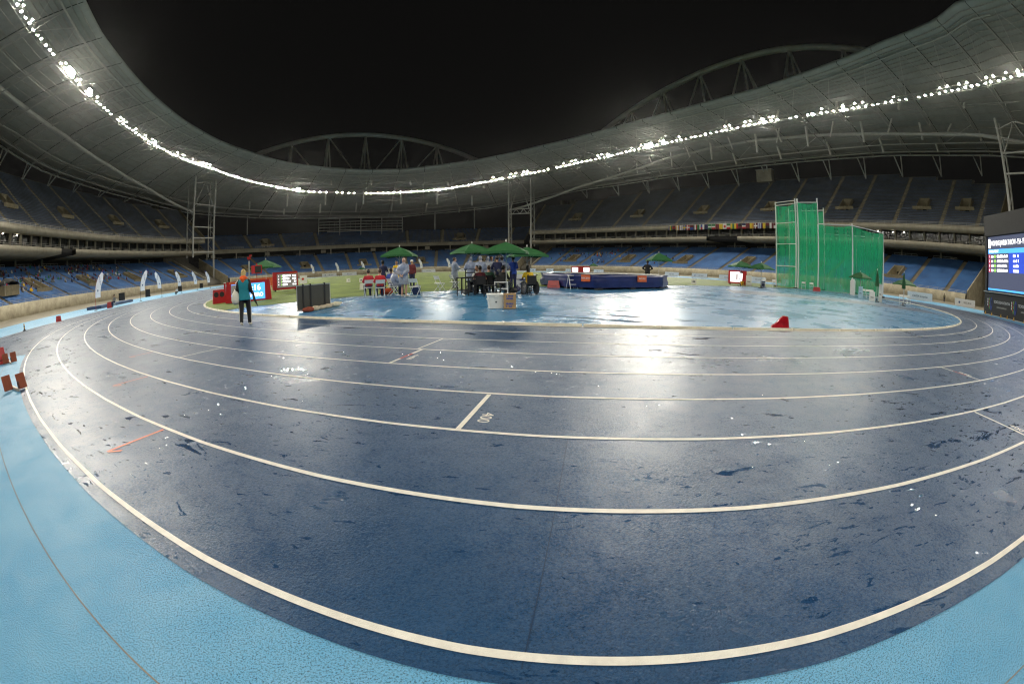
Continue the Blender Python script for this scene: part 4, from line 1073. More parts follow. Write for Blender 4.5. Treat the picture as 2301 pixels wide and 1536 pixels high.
wheelchair('black wheelchair at the far side of the long judges table', -20.35, -18.2, rw+2.6)
person('wheelchair athlete in white shirt facing the camera across the table', P_(-20.35, -18.25), rw+2.6, sit_pose(.44, .1), c_white, c_black, sh_d, HD, 1, sleeve=.5)
wheelchair('black wheelchair squeezed between the long table and the parasol pole', -20.2, -19.15, rw-.2)
person('wheelchair athlete in dark green shirt between table and parasol pole', P_(-20.2, -19.1), rw-.2, sit_pose(.44, .12), cl('dkgreen', (.02, .07, .04)), c_black, sh_d, HBR, 0)
person('official in navy raincoat leaning over the right end of the table', P_(-19.35, -18.35), aw(-19.3, -18.3)+.3, stand_pose('front', 0, .16), c_navy, c_grey, sh_d, HD, 1)
for x_, y_, m_, lab in ((-20.0, -18.75, c_black, 'black kit bag lying on the long judges table'), (-21.2, -18.9, c_grey, 'grey kit bag on the floor by the slatted rack'), (-19.4, -20.1, c_black, 'black rucksack on the floor behind the cartons'), (-18.6, -18.9, c_navy, 'navy rucksack by the right parasol foot')):
    t = thing('kit_bag', lab, 'bag', (x_, y_, gz(x_, y_)+(.745 if 'lying' in lab else .008)), .7); q_ = MB(); capsule(q_, (-.15, 0, .13), .12, (.13, .02, .15), .14); skin_over(q_, 'bag_body', m_, t, .025); MB().tube([(-.08, 0, .26), (0, 0, .34), (.08, 0, .28)], .014, 5).build('handle', BLACK, t)
# ---------------------------------------------------------------- tables, walker, boxes
def table(label, x, y, rz, w=.9, d=.6, h=.72, m=BLACK, rungs=()):
    t = thing('table', label, 'table', G(x, y), rz)
    for a in (-1, 1):
        for b_ in (-1, 1): MB().box((a*w/2, b_*d/2, h/2), (.035, .035, h)).build('leg', m, t)
    MB().box((0, 0, h), (w+.05, d+.05, .035)).build('top', m, t)
    for z in rungs: MB().box((0, -d/2, z), (w, .03, .05)).build('rail', m, t)
    return t
table('black frame table at the left end of the officials group', -21.55, -19.35, aw(-21.5, -19.4), .5, .6, .80, rungs=(.25,))
table('black slatted rack standing beside the left table', -21.15, -19.25, aw(-21, -19), .42, .45, 1.15, rungs=(.2, .4, .6, .8, 1.0))
table('low black table between the wheelchairs and the cartons', -20.75, -20.75, aw(-20.7, -20.8), .7, .45, .48, rungs=(.2,))
table('white tubular walking frame table in front of the parasol pole', -20.15, -20.35, aw(-20, -20.4), .55, .4, .58, m=STEELW, rungs=(.3,))
table('long dark judges table behind the wheelchairs', -20.2, -18.75, aw(-20.2, -18.8), 2.2, .6, .72)
table('small black table under the easel board', -17.6, -17.7, aw(-17.6, -17.7), .8, .5, .55)
def cooler(label, x, y, rz, s=1., m=WHITE):
    t = thing('cooler_box', label, 'cooler', G(x, y), rz); t.scale = (s,)*3
    m_ = MB(); m_.add([(-.19, -.15, 0), (.19, -.15, 0), (.19, .15, 0), (-.19, .15, 0), (-.22, -.18, .36), (.22, -.18, .36), (.22, .18, .36), (-.22, .18, .36)], [(3, 2, 1, 0), (4, 5, 6, 7), (0, 1, 5, 4), (1, 2, 6, 5), (2, 3, 7, 6), (3, 0, 4, 7)]); m_.build('tub', m, t)
    MB().box((0, 0, .395), (.47, .39, .06)).build('lid', m, t); MB().box((0, .197, .335), (.06, .02, .05)).build('latch', m, t)
    for sx in (-1, 1): MB().box((sx*.235, 0, .27), (.03, .2, .03)).build('handle', m, t)
    MB().tube([(0, .166, .19), (0, .176, .19)], .025, 8).build('drain_cap', PRINTD, t)
    return t
cooler('white cooler box standing left of the stacked cartons', -22.42, -24.64, face(-22.4, -24.6)+.15, 1.12)
for k, lab in enumerate(('lower brown carton with blue print beside the white cooler', 'upper brown carton with blue print beside the white cooler')):
    t = thing('carton', lab, 'carton', (-22.06, -24.98, gz(-22.06, -24.98)+.008+.245*k), face(-22, -25)-.02+.04*k)
    MB().box((0, 0, .12), (.40, .30, .238)).build('box', CARD, t); MB().box((0, 0, .2405), (.41, .055, .004)).build('tape', C('tape', (.5, .38, .2), .3), t)
    print_lines(t, PRINTB, -.12, .12, .165, .05, lambda u, z: (-u, .1515, z), 3+k); print_lines(t, PRINTB, -.11, .11, .075, .045, lambda u, z: (-u, .1515, z), 9+k); MB().box((0, .1525, .112), (.2, .004, .012)).build('print_bar', PRINTB, t)
cooler('navy cooler box with pale label beside the man in shorts', -23.05, -16.9, face(-23, -17), .95, C('cooler_navy', (.015, .03, .10), .4))
t = thing('duffel_bag', 'orange and red duffel bag on the turf behind the red jackets', 'bag', G(-24.35, -16.0), .3); m = MB(); capsule(m, (-.22, 0, .17), .16, (.22, 0, .17), .16); skin_over(m, 'bag_body', cl('duffel', (.55, .08, .02)), t, .025); MB().tube([(-.12, .0, .33), (-.06, 0, .45), (.06, 0, .45), (.12, 0, .33)], .015, 5).build('handle', YELLOW, t)
t = thing('plastic_sack', 'pale plastic sack slumped behind the navy cooler', 'bag', G(-22.9, -16.4), 0); m = MB(); capsule(m, (0, 0, .16), .22, (.05, 0, .35), .12); skin_over(m, 'sack', PONCHO, t, .03)
# easel board and red box
def aboard(label, x, y, rz, w, h, txt=None):
    t = thing('easel_board', label, 'sign', G(x, y), rz)
    for s, nm in ((1, 'front_panel'), (-1, 'rear_panel')):
        M = Matrix.Translation((0, s*.01, h)) @ Matrix.Rotation(s*R(20), 4, 'X')
        m = MB(); m.add([M @ Vector(v) for v in ((-w/2, s*.01, -h), (w/2, s*.01, -h), (w/2, s*.01, 0), (-w/2, s*.01, 0), (-w/2, -s*.01, -h), (w/2, -s*.01, -h), (w/2, -s*.01, 0), (-w/2, -s*.01, 0))], [(0, 1, 2, 3), (7, 6, 5, 4), (0, 4, 5, 1), (1, 5, 6, 2), (2, 6, 7, 3), (3, 7, 4, 0)]); o = m.build(nm, BOARD, t)
    for s in (-1, 1): MB().add([(s*(w/2+.004), 0, h), (s*(w/2+.004), h*.36, 0.02), (s*(w/2+.004), -h*.36, .02), (s*(w/2+.02), 0, h), (s*(w/2+.02), h*.36, .02), (s*(w/2+.02), -h*.36, .02)], [(0, 1, 2), (5, 4, 3), (0, 3, 4, 1), (1, 4, 5, 2), (2, 5, 3, 0)]).build('side_panel', BLACK, t)
    if txt: 
        for q_, zz in enumerate((.64, .36)): print_lines(t, PRINTB, -w*.32, w*.32, h*zz, h*.15, lambda u, z: (-u, (h-z)*math.tan(R(20))+.045, z), 5+q_)
    return t
aboard('white easel sign with black sides behind the yellow-shirted athlete', -16.95, -16.7, face(-17, -16.7)+.25, 1.15, .78, 'RIO')
def redbox(label, x, y, rz, w, h, d, z=None):
    t = thing('lane_marker_box', label, 'marker box', (x, y, gz(x, y)+.006) if z is None else (x, y, z), rz)
    m = MB(); a, b_ = w/2, w/2*.80
    m.add([(-a, -d/2, 0), (a, -d/2, 0), (a, d/2, 0), (-a, d/2, 0), (-b_, -d*.22, h), (b_, -d*.22, h), (b_, d*.22, h), (-b_, d*.22, h)], [(3, 2, 1, 0), (4, 5, 6, 7), (0, 1, 5, 4), (1, 2, 6, 5), (2, 3, 7, 6), (3, 0, 4, 7)]); m.build('shell', RED, t)
    MB().tube([(-.05, 0, h), (-.05, 0, h+.035), (.05, 0, h+.035), (.05, 0, h)], .009, 5).build('grip', BLACK, t); MB().box((0, d*.42, h*.2), (w*.5, .02, h*.12)).build('number_slot', BLACK, t)
    return t
redbox('red trapezoid marker box on the wet blue floor left of the vault mat', -15.1, -16.6, face(-15, -16.6), .72, .40, .4)
redbox('red lane marker box at the foot of the cage netting', 15.6, -18.9, face(15.6, -19), .9, .42, .4)
redbox('small red marker box on the left apron beside the cone', -49.8, -6.37, face(-49.8, -6.4), .55, .40, .4)
redbox('red marker box beside the first feather banner on the left', -51.28, 7.68, face(-51, 7.7), .6, .62, .45)
redbox('red marker box cut by the left picture edge, beyond the starting block', -39.1, -26.7, face(-39, -27)+.1, .46, .46, .42)
redbox('red marker box cut by the left picture edge, nearest the camera', -35.3, -31.6, face(-35, -31.6)-.1, .46, .48, .42)
# wedge draped in red film by the kerb
t = thing('red_cover', 'crumpled red plastic cover standing on the kerb of the wet infield', 'cover', (-17.0, -31.75, .012), face(-17, -31.8)+.1)
V = [(.30, -.16, 0), (-.26, -.16, 0), (-.26, .16, 0), (.30, .16, 0), (.12, -.12, .17), (-.22, -.13, .33), (-.22, .13, .34), (.10, .13, .19), (-.06, -.11, .36), (-.05, .12, .35), (.24, .14, .10), (.22, -.14, .08)]
m = MB(); m.add(V, [(1, 5, 6, 2), (5, 8, 9, 6), (8, 4, 7, 9), (4, 11, 10, 7), (11, 0, 3, 10), (1, 0, 11, 4, 8, 5), (2, 6, 9, 7, 10, 3), (0, 1, 2, 3)])
o = m.build('film', C('red_film', (.36, .004, .012), .22, var=.3, vscale=6, bump=1., bscale=7), t); sb = o.modifiers.new('sub', 'SUBSURF'); sb.levels = sb.render_levels = 2; sb.subdivision_type = 'SIMPLE'
dt = o.modifiers.new('crumple', 'DISPLACE'); tx = bpy.data.textures.new('crumple', 'CLOUDS'); tx.noise_scale = .12; dt.texture = tx; dt.strength = .05; dt.mid_level = .5
# starting blocks
def block(label, x, y, rz, wide=True):
    t = thing('starting_block', label, 'starting block', (x, y, .006), rz)
    MB().box((0, 0, .03), (.05, .75, .05)).build('rail', C('block_rail', (.55, .48, .40), .4, metal=.5), t)
    pd = C('block_pad', (.22, .055, .025), .5, var=.15, vscale=12)
    for s, yy in (((-1, .18), (1, -.08)) if wide else ((-1, .10), (1, 0))):
        M = Matrix.Translation((s*.16, yy, .15)) @ Matrix.Rotation(R(32), 4, 'X'); m = MB(); vs = [M @ Vector((a*.12, b_*.012, c*.15)) for a in (-1, 1) for b_ in (-1, 1) for c in (-1, 1)]
        m.add(vs, [(0, 1, 3, 2), (4, 6, 7, 5), (0, 4, 5, 1), (2, 3, 7, 6), (0, 2, 6, 4), (1, 5, 7, 3)]); p_ = m.build('foot_pad', pd, t)
        MB().tube([(s*.16, yy-.02, .14), (s*.10, yy-.18, .04)], .012, 5).build('strut', CHROME, t)
    MB().torus((-.02, .36, .12), (1, 0, 0), .06, .012, 14, 5).build('carry_ring', BLACK, t); MB().tube([(0, -.40, .03), (0, -.34, .06)], .035, 8).build('end_cap', RED, t)
    return t
block('brown padded starting block nearest the track line at the left edge', -35.05, -30.6, face(-35, -30.7)+.25)
block('brown starting block further back at the left picture edge', -38.55, -26.75, face(-38.6, -26.8)+.1, False)
t = thing('marker_cone', 'small black and yellow banded marker post on the left apron', 'cone', (-49.83, -11.81, .006))
MB().lathe([(.16, 0), (.16, .04), (.07, .05), (.06, .14)], 12).build('foot', BLACK, t); MB().lathe([(.06, .14), (.055, .22)], 12).build('band', YELLOW, t); MB().lathe([(.055, .22), (.05, .32)], 12).build('band', BLACK, t); MB().lathe([(.05, .32), (.045, .42), (.02, .46)], 12).build('band', YELLOW, t)

# ---------------------------------------------------------------- parasols
def parasol(label, x, y, r, h, rz, n=4, drop=.55, lean=0, mat_=GREEN_C, base=True):
    t = thing('parasol', label, 'parasol', G(x, y), rz)
    apex = Vector((0, 0, h)); rim = []; mid = []
    for i in range(n*4):
        a = 2*math.pi*i/(n*4); seg = (i % 4)/4
        k = r*math.cos(math.pi/n)/max(.01, math.cos((a % (2*math.pi/n))-math.pi/n)); sag = .05*math.sin(math.pi*seg)
        rim.append(Vector((k*math.cos(a), k*math.sin(a), h-drop+sag))); mid.append(Vector((k*.5*math.cos(a), k*.5*math.sin(a), h-drop*.40-.03*math.sin(math.pi*seg))))
    m = MB(); N_ = len(rim); m.add([apex]+mid+rim, [(0, 1+i, 1+(i+1) % N_) for i in range(N_)]+[(1+i, 1+N_+i, 1+N_+(i+1) % N_, 1+(i+1) % N_) for i in range(N_)])
    m.add([v for v in rim]+[v-Vector((0, 0, .10)) for v in rim], [(i, N_+i, N_+(i+1) % N_, (i+1) % N_) for i in range(N_)])
    c = m.build('canopy', mat_, t); so = c.modifiers.new('solid', 'SOLIDIFY'); so.thickness = .012
    MB().tube([(0, 0, .05), (0, 0, h-.02)], .022, 8).build('pole', ALU, t); MB().lathe([(.018, 0), (.03, .04), (.02, .09), (.006, .13)], 8, (0, 0, h)).build('finial', WHITE, t)
    for i in range(n):
        a = 2*math.pi*i/n; e = rim[i*4]; MB().tube([(0, 0, h-.06), (e.x*.98, e.y*.98, e.z-.03)], .010, 5).build('rib', ALU, t)
        MB().tube([(0, 0, h-.75), (e.x*.5, e.y*.5, h-drop*.5-.05)], .008, 5).build('strut', ALU, t)
    if base: MB().lathe([(.26, 0), (.26, .05), (.06, .08), (.045, .25)], 14).build('base', BLACK, t)
    return t
parasol('green parasol over the red-jacketed officials, leftmost of the near group', -23.05, -13.3, 1.25, 2.45, .35, drop=.48)
parasol('green parasol at the back left of the table group', -20.0, -16.6, 1.2, 2.42, .9, drop=.45)
parasol('big green parasol in the middle, over the table group, nearest the cartons', -19.99, -20.53, 1.3, 2.32, .2, drop=.45)
parasol('green parasol at the right of the table group, behind the wheelchairs', -17.9, -18.6, 1.2, 2.18, .55, drop=.42)
parasol('lone green parasol beyond the vault mat', -4.6, -14.6, 1.15, 2.35, .3)
parasol('green parasol left of the red clock board, behind the walking person', -31.4, -4.2, 1.35, 2.55, .5)
parasol('pale green parasol left of the cage beside the red screen', 5.1, -15.6, 1.3, 2.25, .2, drop=.5)
parasol('pale green parasol touching the left cage post', 6.0, -17.3, 1.3, 2.2, .75, drop=.5)
parasol('green parasol standing in front of the cage netting', 14.4, -24.5, 1.3, 2.35, .5)
parasol('green parasol half hidden behind the closed right parasol', 15.6, -29.2, 1.35, 2.3, .3)
parasol('tiny far green parasol at the far end of the turf, left', -11.5, 88, 1.2, 2.2, .3); parasol('tiny far green parasol at the far end of the turf, behind the walking athletes', -1, 84, 1.2, 2.2, .3)
parasol('low far green parasol in front of the right wall, beside the far red screen', 31, 40, 1.3, 2.3, .1)
def closed(label, x, y, h, stand):
    t = thing('closed_parasol', label, 'parasol', G(x, y))
    m = MB(); n = 12; prof = [(.02, h), (.07, h-.25), (.12, h-.7), (.16, h-1.15), (.15, h-1.25)]; vs = []; fs = []
    for r, z in prof:
        for j in range(n): a = 2*math.pi*j/n; k = r*(1+.22*(-1)**j); vs.append((k*math.cos(a), k*math.sin(a), z))
    for i in range(len(prof)-1):
        for j in range(n): fs.append((i*n+j, (i+1)*n+j, (i+1)*n+(j+1) % n, i*n+(j+1) % n))
    m.add(vs, fs+[tuple(range(n)), tuple(range(4*n+n-1, 4*n-1, -1))]); m.build('furled_canopy', C('canopy_dark_green', (.012, .085, .025), .7), t)
    MB().tube([(0, 0, .05), (0, 0, h)], .025, 8).build('pole', ALU, t); MB().lathe([(.02, 0), (.035, .05), (.01, .12)], 8, (0, 0, h)).build('finial', WHITE, t); MB().lathe([(.26, 0), (.26, .05), (.06, .08), (.045, .25)], 14).build('base', BLACK, t)
    return t
closed('closed dark green parasol in front of the right end of the cage', 8.0, -28.1, 2.45, 0); closed('closed dark green parasol right of the cage beside stacked chairs', 8.6, -30.5, 2.55, 0)

# ---------------------------------------------------------------- display boards
def panel_thing(name, label, cat, x, y, rz, group=None, z=None): return thing(name, label, cat, (x, y, gz(x, y)+.006 if z is None else z), rz, group)
# clock board: local x to the right when seen from +y (towards the camera)
t = panel_thing('clock_board', 'red framed LED clock board reading the time, behind the walking person', 'screen', -32.0, -10.75, face(-32, -10.7)+R(-6))
w, h = 2.95, 1.22
def trap(w0, w1, d, h, z0=0): return ([(-w0/2, -d/2, z0), (w0/2, -d/2, z0), (w0/2, d/2, z0), (-w0/2, d/2, z0), (-w1/2, -d*.35, z0+h), (w1/2, -d*.35, z0+h), (w1/2, d*.35, z0+h), (-w1/2, d*.35, z0+h)], [(3, 2, 1, 0), (4, 5, 6, 7), (0, 1, 5, 4), (1, 2, 6, 5), (2, 3, 7, 6), (3, 0, 4, 7)])
MB().add(*trap(w, w*.93, .5, h)).build('frame', RED, t)
tilt = math.atan2(.5*.15, h)
s_ = sub_empty('display', t, (0, .262, .12), (-tilt, 0, math.pi))
MB().box((0, 0, .47), (2.15, .02, .94)).build('screen', LED_BLUE, s_); MB().box((.62, -.004, .47), (.9, .02, .936)).build('screen_glow', LED_LB, s_)
MB().box((-.72, -.008, .62), (.7, .02, .56)).build('screen_dim', LED_GREY, s_)
text('digits', '20:16', .46, LED_W, s_, (.30, -.02, .66), (R(90), 0, 0), 'CENTER', bold=.008); text('place_name', 'RIO DE JANEIRO', .31, LED_W, s_, (-.02, -.02, .25), (R(90), 0, 0), 'CENTER', .86, .006)
MB().box((-.95, -.002, 1.02), (.5, .012, .10)).build('lettering_bar', ORANGE, s_)
t = panel_thing('result_board', 'red framed LED result board with four white rows on the turf, behind the clock board', 'screen', -30.1, .1, face(-30, 0)+R(10))
MB().add(*trap(2.25, 2.15, .5, 1.45, .12)).build('frame', RED, t)
for s in (-.9, .9): MB().box((s, 0, .06), (.1, .5, .12)).build('foot', BLACK, t)
s_ = sub_empty('display', t, (0, .245, .30), (-R(3), 0, math.pi))
MB().box((.12, -.03, .55), (1.75, .03, 1.12)).build('screen', LED_GREY, s_)
for r_ in range(4):
    z = .93-.235*r_
    text('result_row', '%d' % (r_+1), .17, LED_W, s_, (-.66, -.05, z), (R(90), 0, 0)); MB().box((-.36, -.05, z), (.09, .01, .13)).build('flag_chip', LED_G, s_)
    rr = random.Random(r_); x = -.26
    for q in range(9 if r_ < 3 else 6): wq = rr.uniform(.05, .10); MB().box((x+wq/2, -.05, z+rr.uniform(-.01, .01)), (wq*.9, .01, rr.choice((.12, .15, .13)))).build('letter_block', LED_W, s_); x += wq
    print_lines(s_, LED_W, .62, .92, z, .13, lambda u, zz: (u, -.052, zz), 60+r_)
MB().box((.62, -.05, 1.10), (.55, .01, .06)).build('lettering_bar', ORANGE, s_)
t = panel_thing('emblem_sign', 'white square panel with small emblem beside the red result board', 'sign', -28.5, 4.6, face(-28.5, 4.6)+.1); MB().box((0, 0, .75), (.72, .05, .75)).build('panel', BOARD, t); MB().box((0, 0, .19), (.08, .05, .37)).build('stem', ALU, t)
o = MB().lathe([(.12, 0), (.12, .01)], 10).build('emblem', REDP, t); o.rotation_euler = (R(-90), 0, 0); o.location = (.05, .03, .80)
t = panel_thing('banner_wall', 'low orange printed banner behind the clock board', 'banner', -32.6, 3.6, face(-32.6, 3.6)); MB().box((0, 0, .80), (2.9, .06, .95)).build('cloth', ORANGE, t); MB().box((0, .035, .42), (2.86, .02, .22)).build('lower_stripe', C('banner_tan', (.5, .38, .2), .6, var=.5, vscale=6), t)
text('print', 'RIO 2016', .34, BOARD, t, (-.2, .04, .95), (R(90), 0, R(180)), 'CENTER')
for s in (-1.3, 1.3): MB().box((s, 0, .16), (.05, .3, .32)).build('foot', BLACK, t)
t = panel_thing('start_speaker', 'red box with two round black speakers left of the clock board', 'speaker', -34.35, -8.7, face(-34.3, -8.7)+.1); MB().add(*trap(.9, .8, .5, .86)).build('cabinet', RED, t)
for s in (-.2, .2): o = MB().lathe([(.17, 0), (.15, .012), (.06, .008)], 16).build('speaker_cone', BLACK, t); o.rotation_euler = (R(-90), 0, 0); o.location = (s, .235, .56)
t = panel_thing('red_post', 'thin red post standing behind the red speaker box', 'post', -34.1, -7.6, 0); MB().box((0, 0, .6), (.11, .11, 1.2)).build('post', RED, t); MB().lathe([(.2, 0), (.2, .03)], 10).build('foot', BLACK, t); MB().box((0, 0, 1.22), (.16, .16, .05)).build('cap', WHITE, t)
t = panel_thing('camera_mast', 'tall pale mast topped with a red camera head behind the walking person', 'mast', -32.6, -5.2, face(-32.6, -5)); MB().tube([(0, 0, .03), (0, 0, 2.55)], .05, 8).build('pole', ALU, t)
MB().lathe([(.3, 0), (.3, .05), (.08, .07)], 12).build('base', BLACK, t); MB().box((0, .05, 2.75), (.28, .4, .16)).build('camera_head', RED, t); MB().box((-.12, .16, 2.93), (.2, .1, .08)).build('hood', RED, t); MB().tube([(0, 0, 2.6), (0, 0, 2.69)], .06, 8).build('yoke', RED, t)
t = panel_thing('numeral_display', 'black faced red indicator box on a thin red stand', 'display', -31.9, -6.3, face(-31.9, -6)+.5); MB().tube([(0, 0, .02), (0, 0, 1.6)], .025, 8).build('stand', RED, t); MB().box((0, 0, 1.88), (.62, .5, .56)).build('box', RED, t); MB().box((.02, .252, 1.88), (.5, .02, .44)).build('face_panel', BLACK, t); MB().lathe([(.28, 0), (.28, .03)], 12).build('foot', BLACK, t); MB().tube([(0, 0, 2.16), (0, 0, 2.3)], .05, 8).build('beacon', RED, t)
# black mesh barrier with sandbags
A_ = Vector((-28.74, -20.80, 0)); B_ = Vector((-27.49, -19.95, 0)); d_ = B_-A_; L_ = d_.length+.12
t = panel_thing('screen_barrier', 'grey mesh barrier panel with black straps standing on the blue floor', 'barrier', *((A_+B_)/2).xy, math.atan2(d_.y, d_.x))
MB().box((0, 0, .50), (L_, .015, .90)).build('mesh_panel', C('barrier_mesh', (.055, .056, .048), .7, var=.15, vscale=40, bump=.4, bscale=90), t)
for s in (-1, 1): MB().tube([(s*L_/2, 0, .02), (s*L_/2, 0, .98)], .018, 6).build('upright', ALU, t)
for z in (.04, .96): MB().tube([(-L_/2, 0, z), (L_/2, 0, z)], .018, 6).build('rail', ALU, t)
for s in (-.32, -.1, .33): MB().box((L_*s, 0, .50), (.06, .05, 1.02)).build('strap', BLACK, t)
for s in (-.42, .42): MB().box((L_*s, -.05, .02), (.05, .6, .03)).build('foot', ALU, t)
def sandbag(label, x, y, rz, m, s=1.):
    t = panel_thing('sandbag', label, 'sandbag', x, y, rz); q = MB(); capsule(q, (-.16*s, 0, .085*s), .085*s, (.16*s, 0, .09*s), .10*s); capsule(q, (0, 0, .09*s), .11*s, (.05, 0, .09*s), .11*s); skin_over(q, 'filled_sack', m, t, .025); q = MB(); q.tube([(.24*s, 0, .10*s), (.33*s, .02, .13*s)], [.03, .05], 6); q.build('tied_neck', m, t); return t
sandbag('rust red sandbag at the left foot of the mesh barrier', -28.38, -20.98, .4, BROWNR); sandbag('pale sandbag with knot beside the rust red one', -28.12, -20.80, .7, TAN)
sandbag('flattened tan sandbag under the middle of the mesh barrier', -27.85, -20.52, .6, TAN, .85); sandbag('tan sandbag near the right foot of the mesh barrier', -27.60, -20.30, .5, TAN, .9); sandbag('fat pale sandbag beyond the right end of the mesh barrier', -27.25, -19.98, .6, C('sandbag_pale', (.68, .63, .46), .8, var=.15, vscale=9), 1.05)

# ---------------------------------------------------------------- pole vault / high jump mat
t = panel_thing('landing_mat', 'long navy blue covered landing mat with orange patches', 'landing mat', -11.4, -17.6, 0, z=.30)
outline = [(-3.55, .05), (-2.75, -1.80), (2.45, -1.55), (4.45, -.1), (3.9, 3.6), (-2.8, 3.9)]
nz = 6; V = []; F = []; k_ = len(outline); sub = 6; loop = []
for i in range(k_):
    a, b_ = Vector(outline[i]), Vector(outline[(i+1) % k_])
    for j in range(sub): loop.append(a+(b_-a)*j/sub)
for q in range(nz):
    z = .10+.70*q/(nz-1)
    for i, p in enumerate(loop): b2 = 1+.012*math.sin(i*2.1+q*1.3)+(.012 if q == 2 else 0); V.append((p.x*b2, p.y*b2, z+.02*math.sin(i*.9)*(q/(nz-1))))
n_ = len(loop)
for q in range(nz-1):
    for i in range(n_): F.append((q*n_+i, q*n_+(i+1) % n_, (q+1)*n_+(i+1) % n_, (q+1)*n_+i))
F.append(tuple((nz-1)*n_+i for i in range(n_)))
link('cover', raw_mesh('cover', V, F, True), BLUE_V, t)
MB().add([(p.x*.93, p.y*.93, .815+.02*math.sin(i)) for i, p in enumerate(loop)]+[(p.x*.9, p.y*.9, .85) for p in loop], [(i, (i+1) % n_, n_+(i+1) % n_, n_+i) for i in range(n_)]+[tuple(range(n_, 2*n_))]).build('wet_sheet', C('wet_sheet', (.62, .62, .56), .12, bump=.5, bscale=3), t)
for i in range(0, n_, 3): MB().box((loop[i].x*.94, loop[i].y*.94, .04), (.35, .35, .10)).build('pallet_foot', BLACK, t)
def patch(u, w, side):
    a, b_ = (Vector(outline[side]), Vector(outline[side+1])); d = (b_-a).normalized(); p = a+(b_-a)*u; nrm = Vector((d.y, -d.x)); o = MB().box((0, 0, 0), (w, .02, .36)).build('orange_patch', ORANGE, t); o.location = (p.x+nrm.x*.06, p.y+nrm.y*.06, .60); o.rotation_euler = (0, 0, math.atan2(d.y, d.x))
    tx_ = text('print', 'RIO 2016', .13, BOARD, t, (p.x+nrm.x*.075, p.y+nrm.y*.075, .60), (R(90), 0, math.atan2(d.y, d.x)), 'CENTER')
patch(.66, .55, 0); patch(.64, .75, 1)
for x in (-2.4, 2.2): o = MB().torus((x, -1.55, .09), (1, 0, 0), .06, .03, 12, 6).build('trolley_wheel', RUBBER, t)
t = panel_thing('step_ladder', 'small white step ladder leaning at the left end of the vault mat', 'ladder', -14.75, -17.9, face(-14.7, -18)+.5)
for s in (-.22, .22): MB().tube([(s, .28, 0), (s, .05, .72)], .016, 6).build('front_rail', STEELW, t); MB().tube([(s, -.25, 0), (s, .02, .70)], .012, 6).build('rear_rail', STEELW, t)
for z, y in ((.24, .20), (.47, .13)): MB().box((0, y, z), (.44, .12, .025)).build('step', STEELW, t)
MB().box((0, .04, .72), (.46, .24, .03)).build('top_step', WHITE, t)

# ---------------------------------------------------------------- throwing cage
NET = bpy.data.materials.new('cage_net'); NET.use_nodes = True
nt = NET.node_tree; b_ = nt.nodes['Principled BSDF']; b_.inputs['Base Color'].default_value = (.010, .34, .15, 1); b_.inputs['Roughness'].default_value = .7
tr = nt.nodes.new('ShaderNodeBsdfTransparent'); mx = nt.nodes.new('ShaderNodeMixShader'); out = nt.nodes['Material Output']
tc = nt.nodes.new('ShaderNodeTexCoord'); nz_ = nt.nodes.new('ShaderNodeTexNoise'); nz_.inputs['Scale'].default_value = 1.0; nz_.inputs['Detail'].default_value = 6; rp_ = nt.nodes.new('ShaderNodeMapRange'); rp_.inputs[1].default_value = .3; rp_.inputs[2].default_value = .7; rp_.inputs[3].default_value = .50; rp_.inputs[4].default_value = .76
mpn = nt.nodes.new('ShaderNodeMapping'); mpn.inputs['Scale'].default_value = (1.6, 1.6, .22); nt.links.new(tc.outputs['Object'], mpn.inputs['Vector']); nt.links.new(mpn.outputs['Vector'], nz_.inputs['Vector']); nt.links.new(nz_.outputs['Fac'], rp_.inputs[0]); nt.links.new(rp_.outputs[0], mx.inputs[0]); nt.links.new(tr.outputs[0], mx.inputs[1])
tl = nt.nodes.new('ShaderNodeBsdfTranslucent'); tl.inputs[0].default_value = (.025, .46, .22, 1); m2 = nt.nodes.new('ShaderNodeMixShader'); m2.inputs[0].default_value = .35
nt.links.new(b_.outputs[0], m2.inputs[1]); nt.links.new(tl.outputs[0], m2.inputs[2]); nt.links.new(m2.outputs[0], mx.inputs[2]); nt.links.new(mx.outputs[0], out.inputs[0])
cg = thing('throwing_cage', 'tall green netted throwing cage with white posts on the wet blue floor', 'cage', (20.5, -17.5, .25))
O_ = Vector(cg.location)
pts = {'a': (19.70, -11.40), 'b': (18.62, -14.75), 'c': (18.85, -17.65), 'd': (19.39, -21.89), 'e': (22.39, -25.02), 'f': (27.0, -23.2), 'g': (26.0, -20.2), 'h': (24.68, -16.03), 'i': (25.09, -13.22), 'j': (24.93, -10.60)}
HT = {'a': 10.1, 'b': 10.2, 'c': 10.2, 'd': 7.5, 'e': 7.2, 'f': 7.0, 'g': 7.0, 'h': 10.1, 'i': 10.1, 'j': 10.1}
def cpnt(k, z): return Vector((*pts[k], .22+z))-O_
for k in pts:
    MB().tube([cpnt(k, 0), cpnt(k, HT[k])], .085 if k in 'abcde' else .07, 8).build('post', STEELW, cg)
    MB().box(cpnt(k, .09), (.45, .45, .18)).build('post_base', BLACK, cg)
MB().tube([cpnt('b', 0)+Vector((.12, -.25, 0)), cpnt('b', 10.2)+Vector((.12, -.25, 0))], .10, 8).build('post', STEELW, cg)
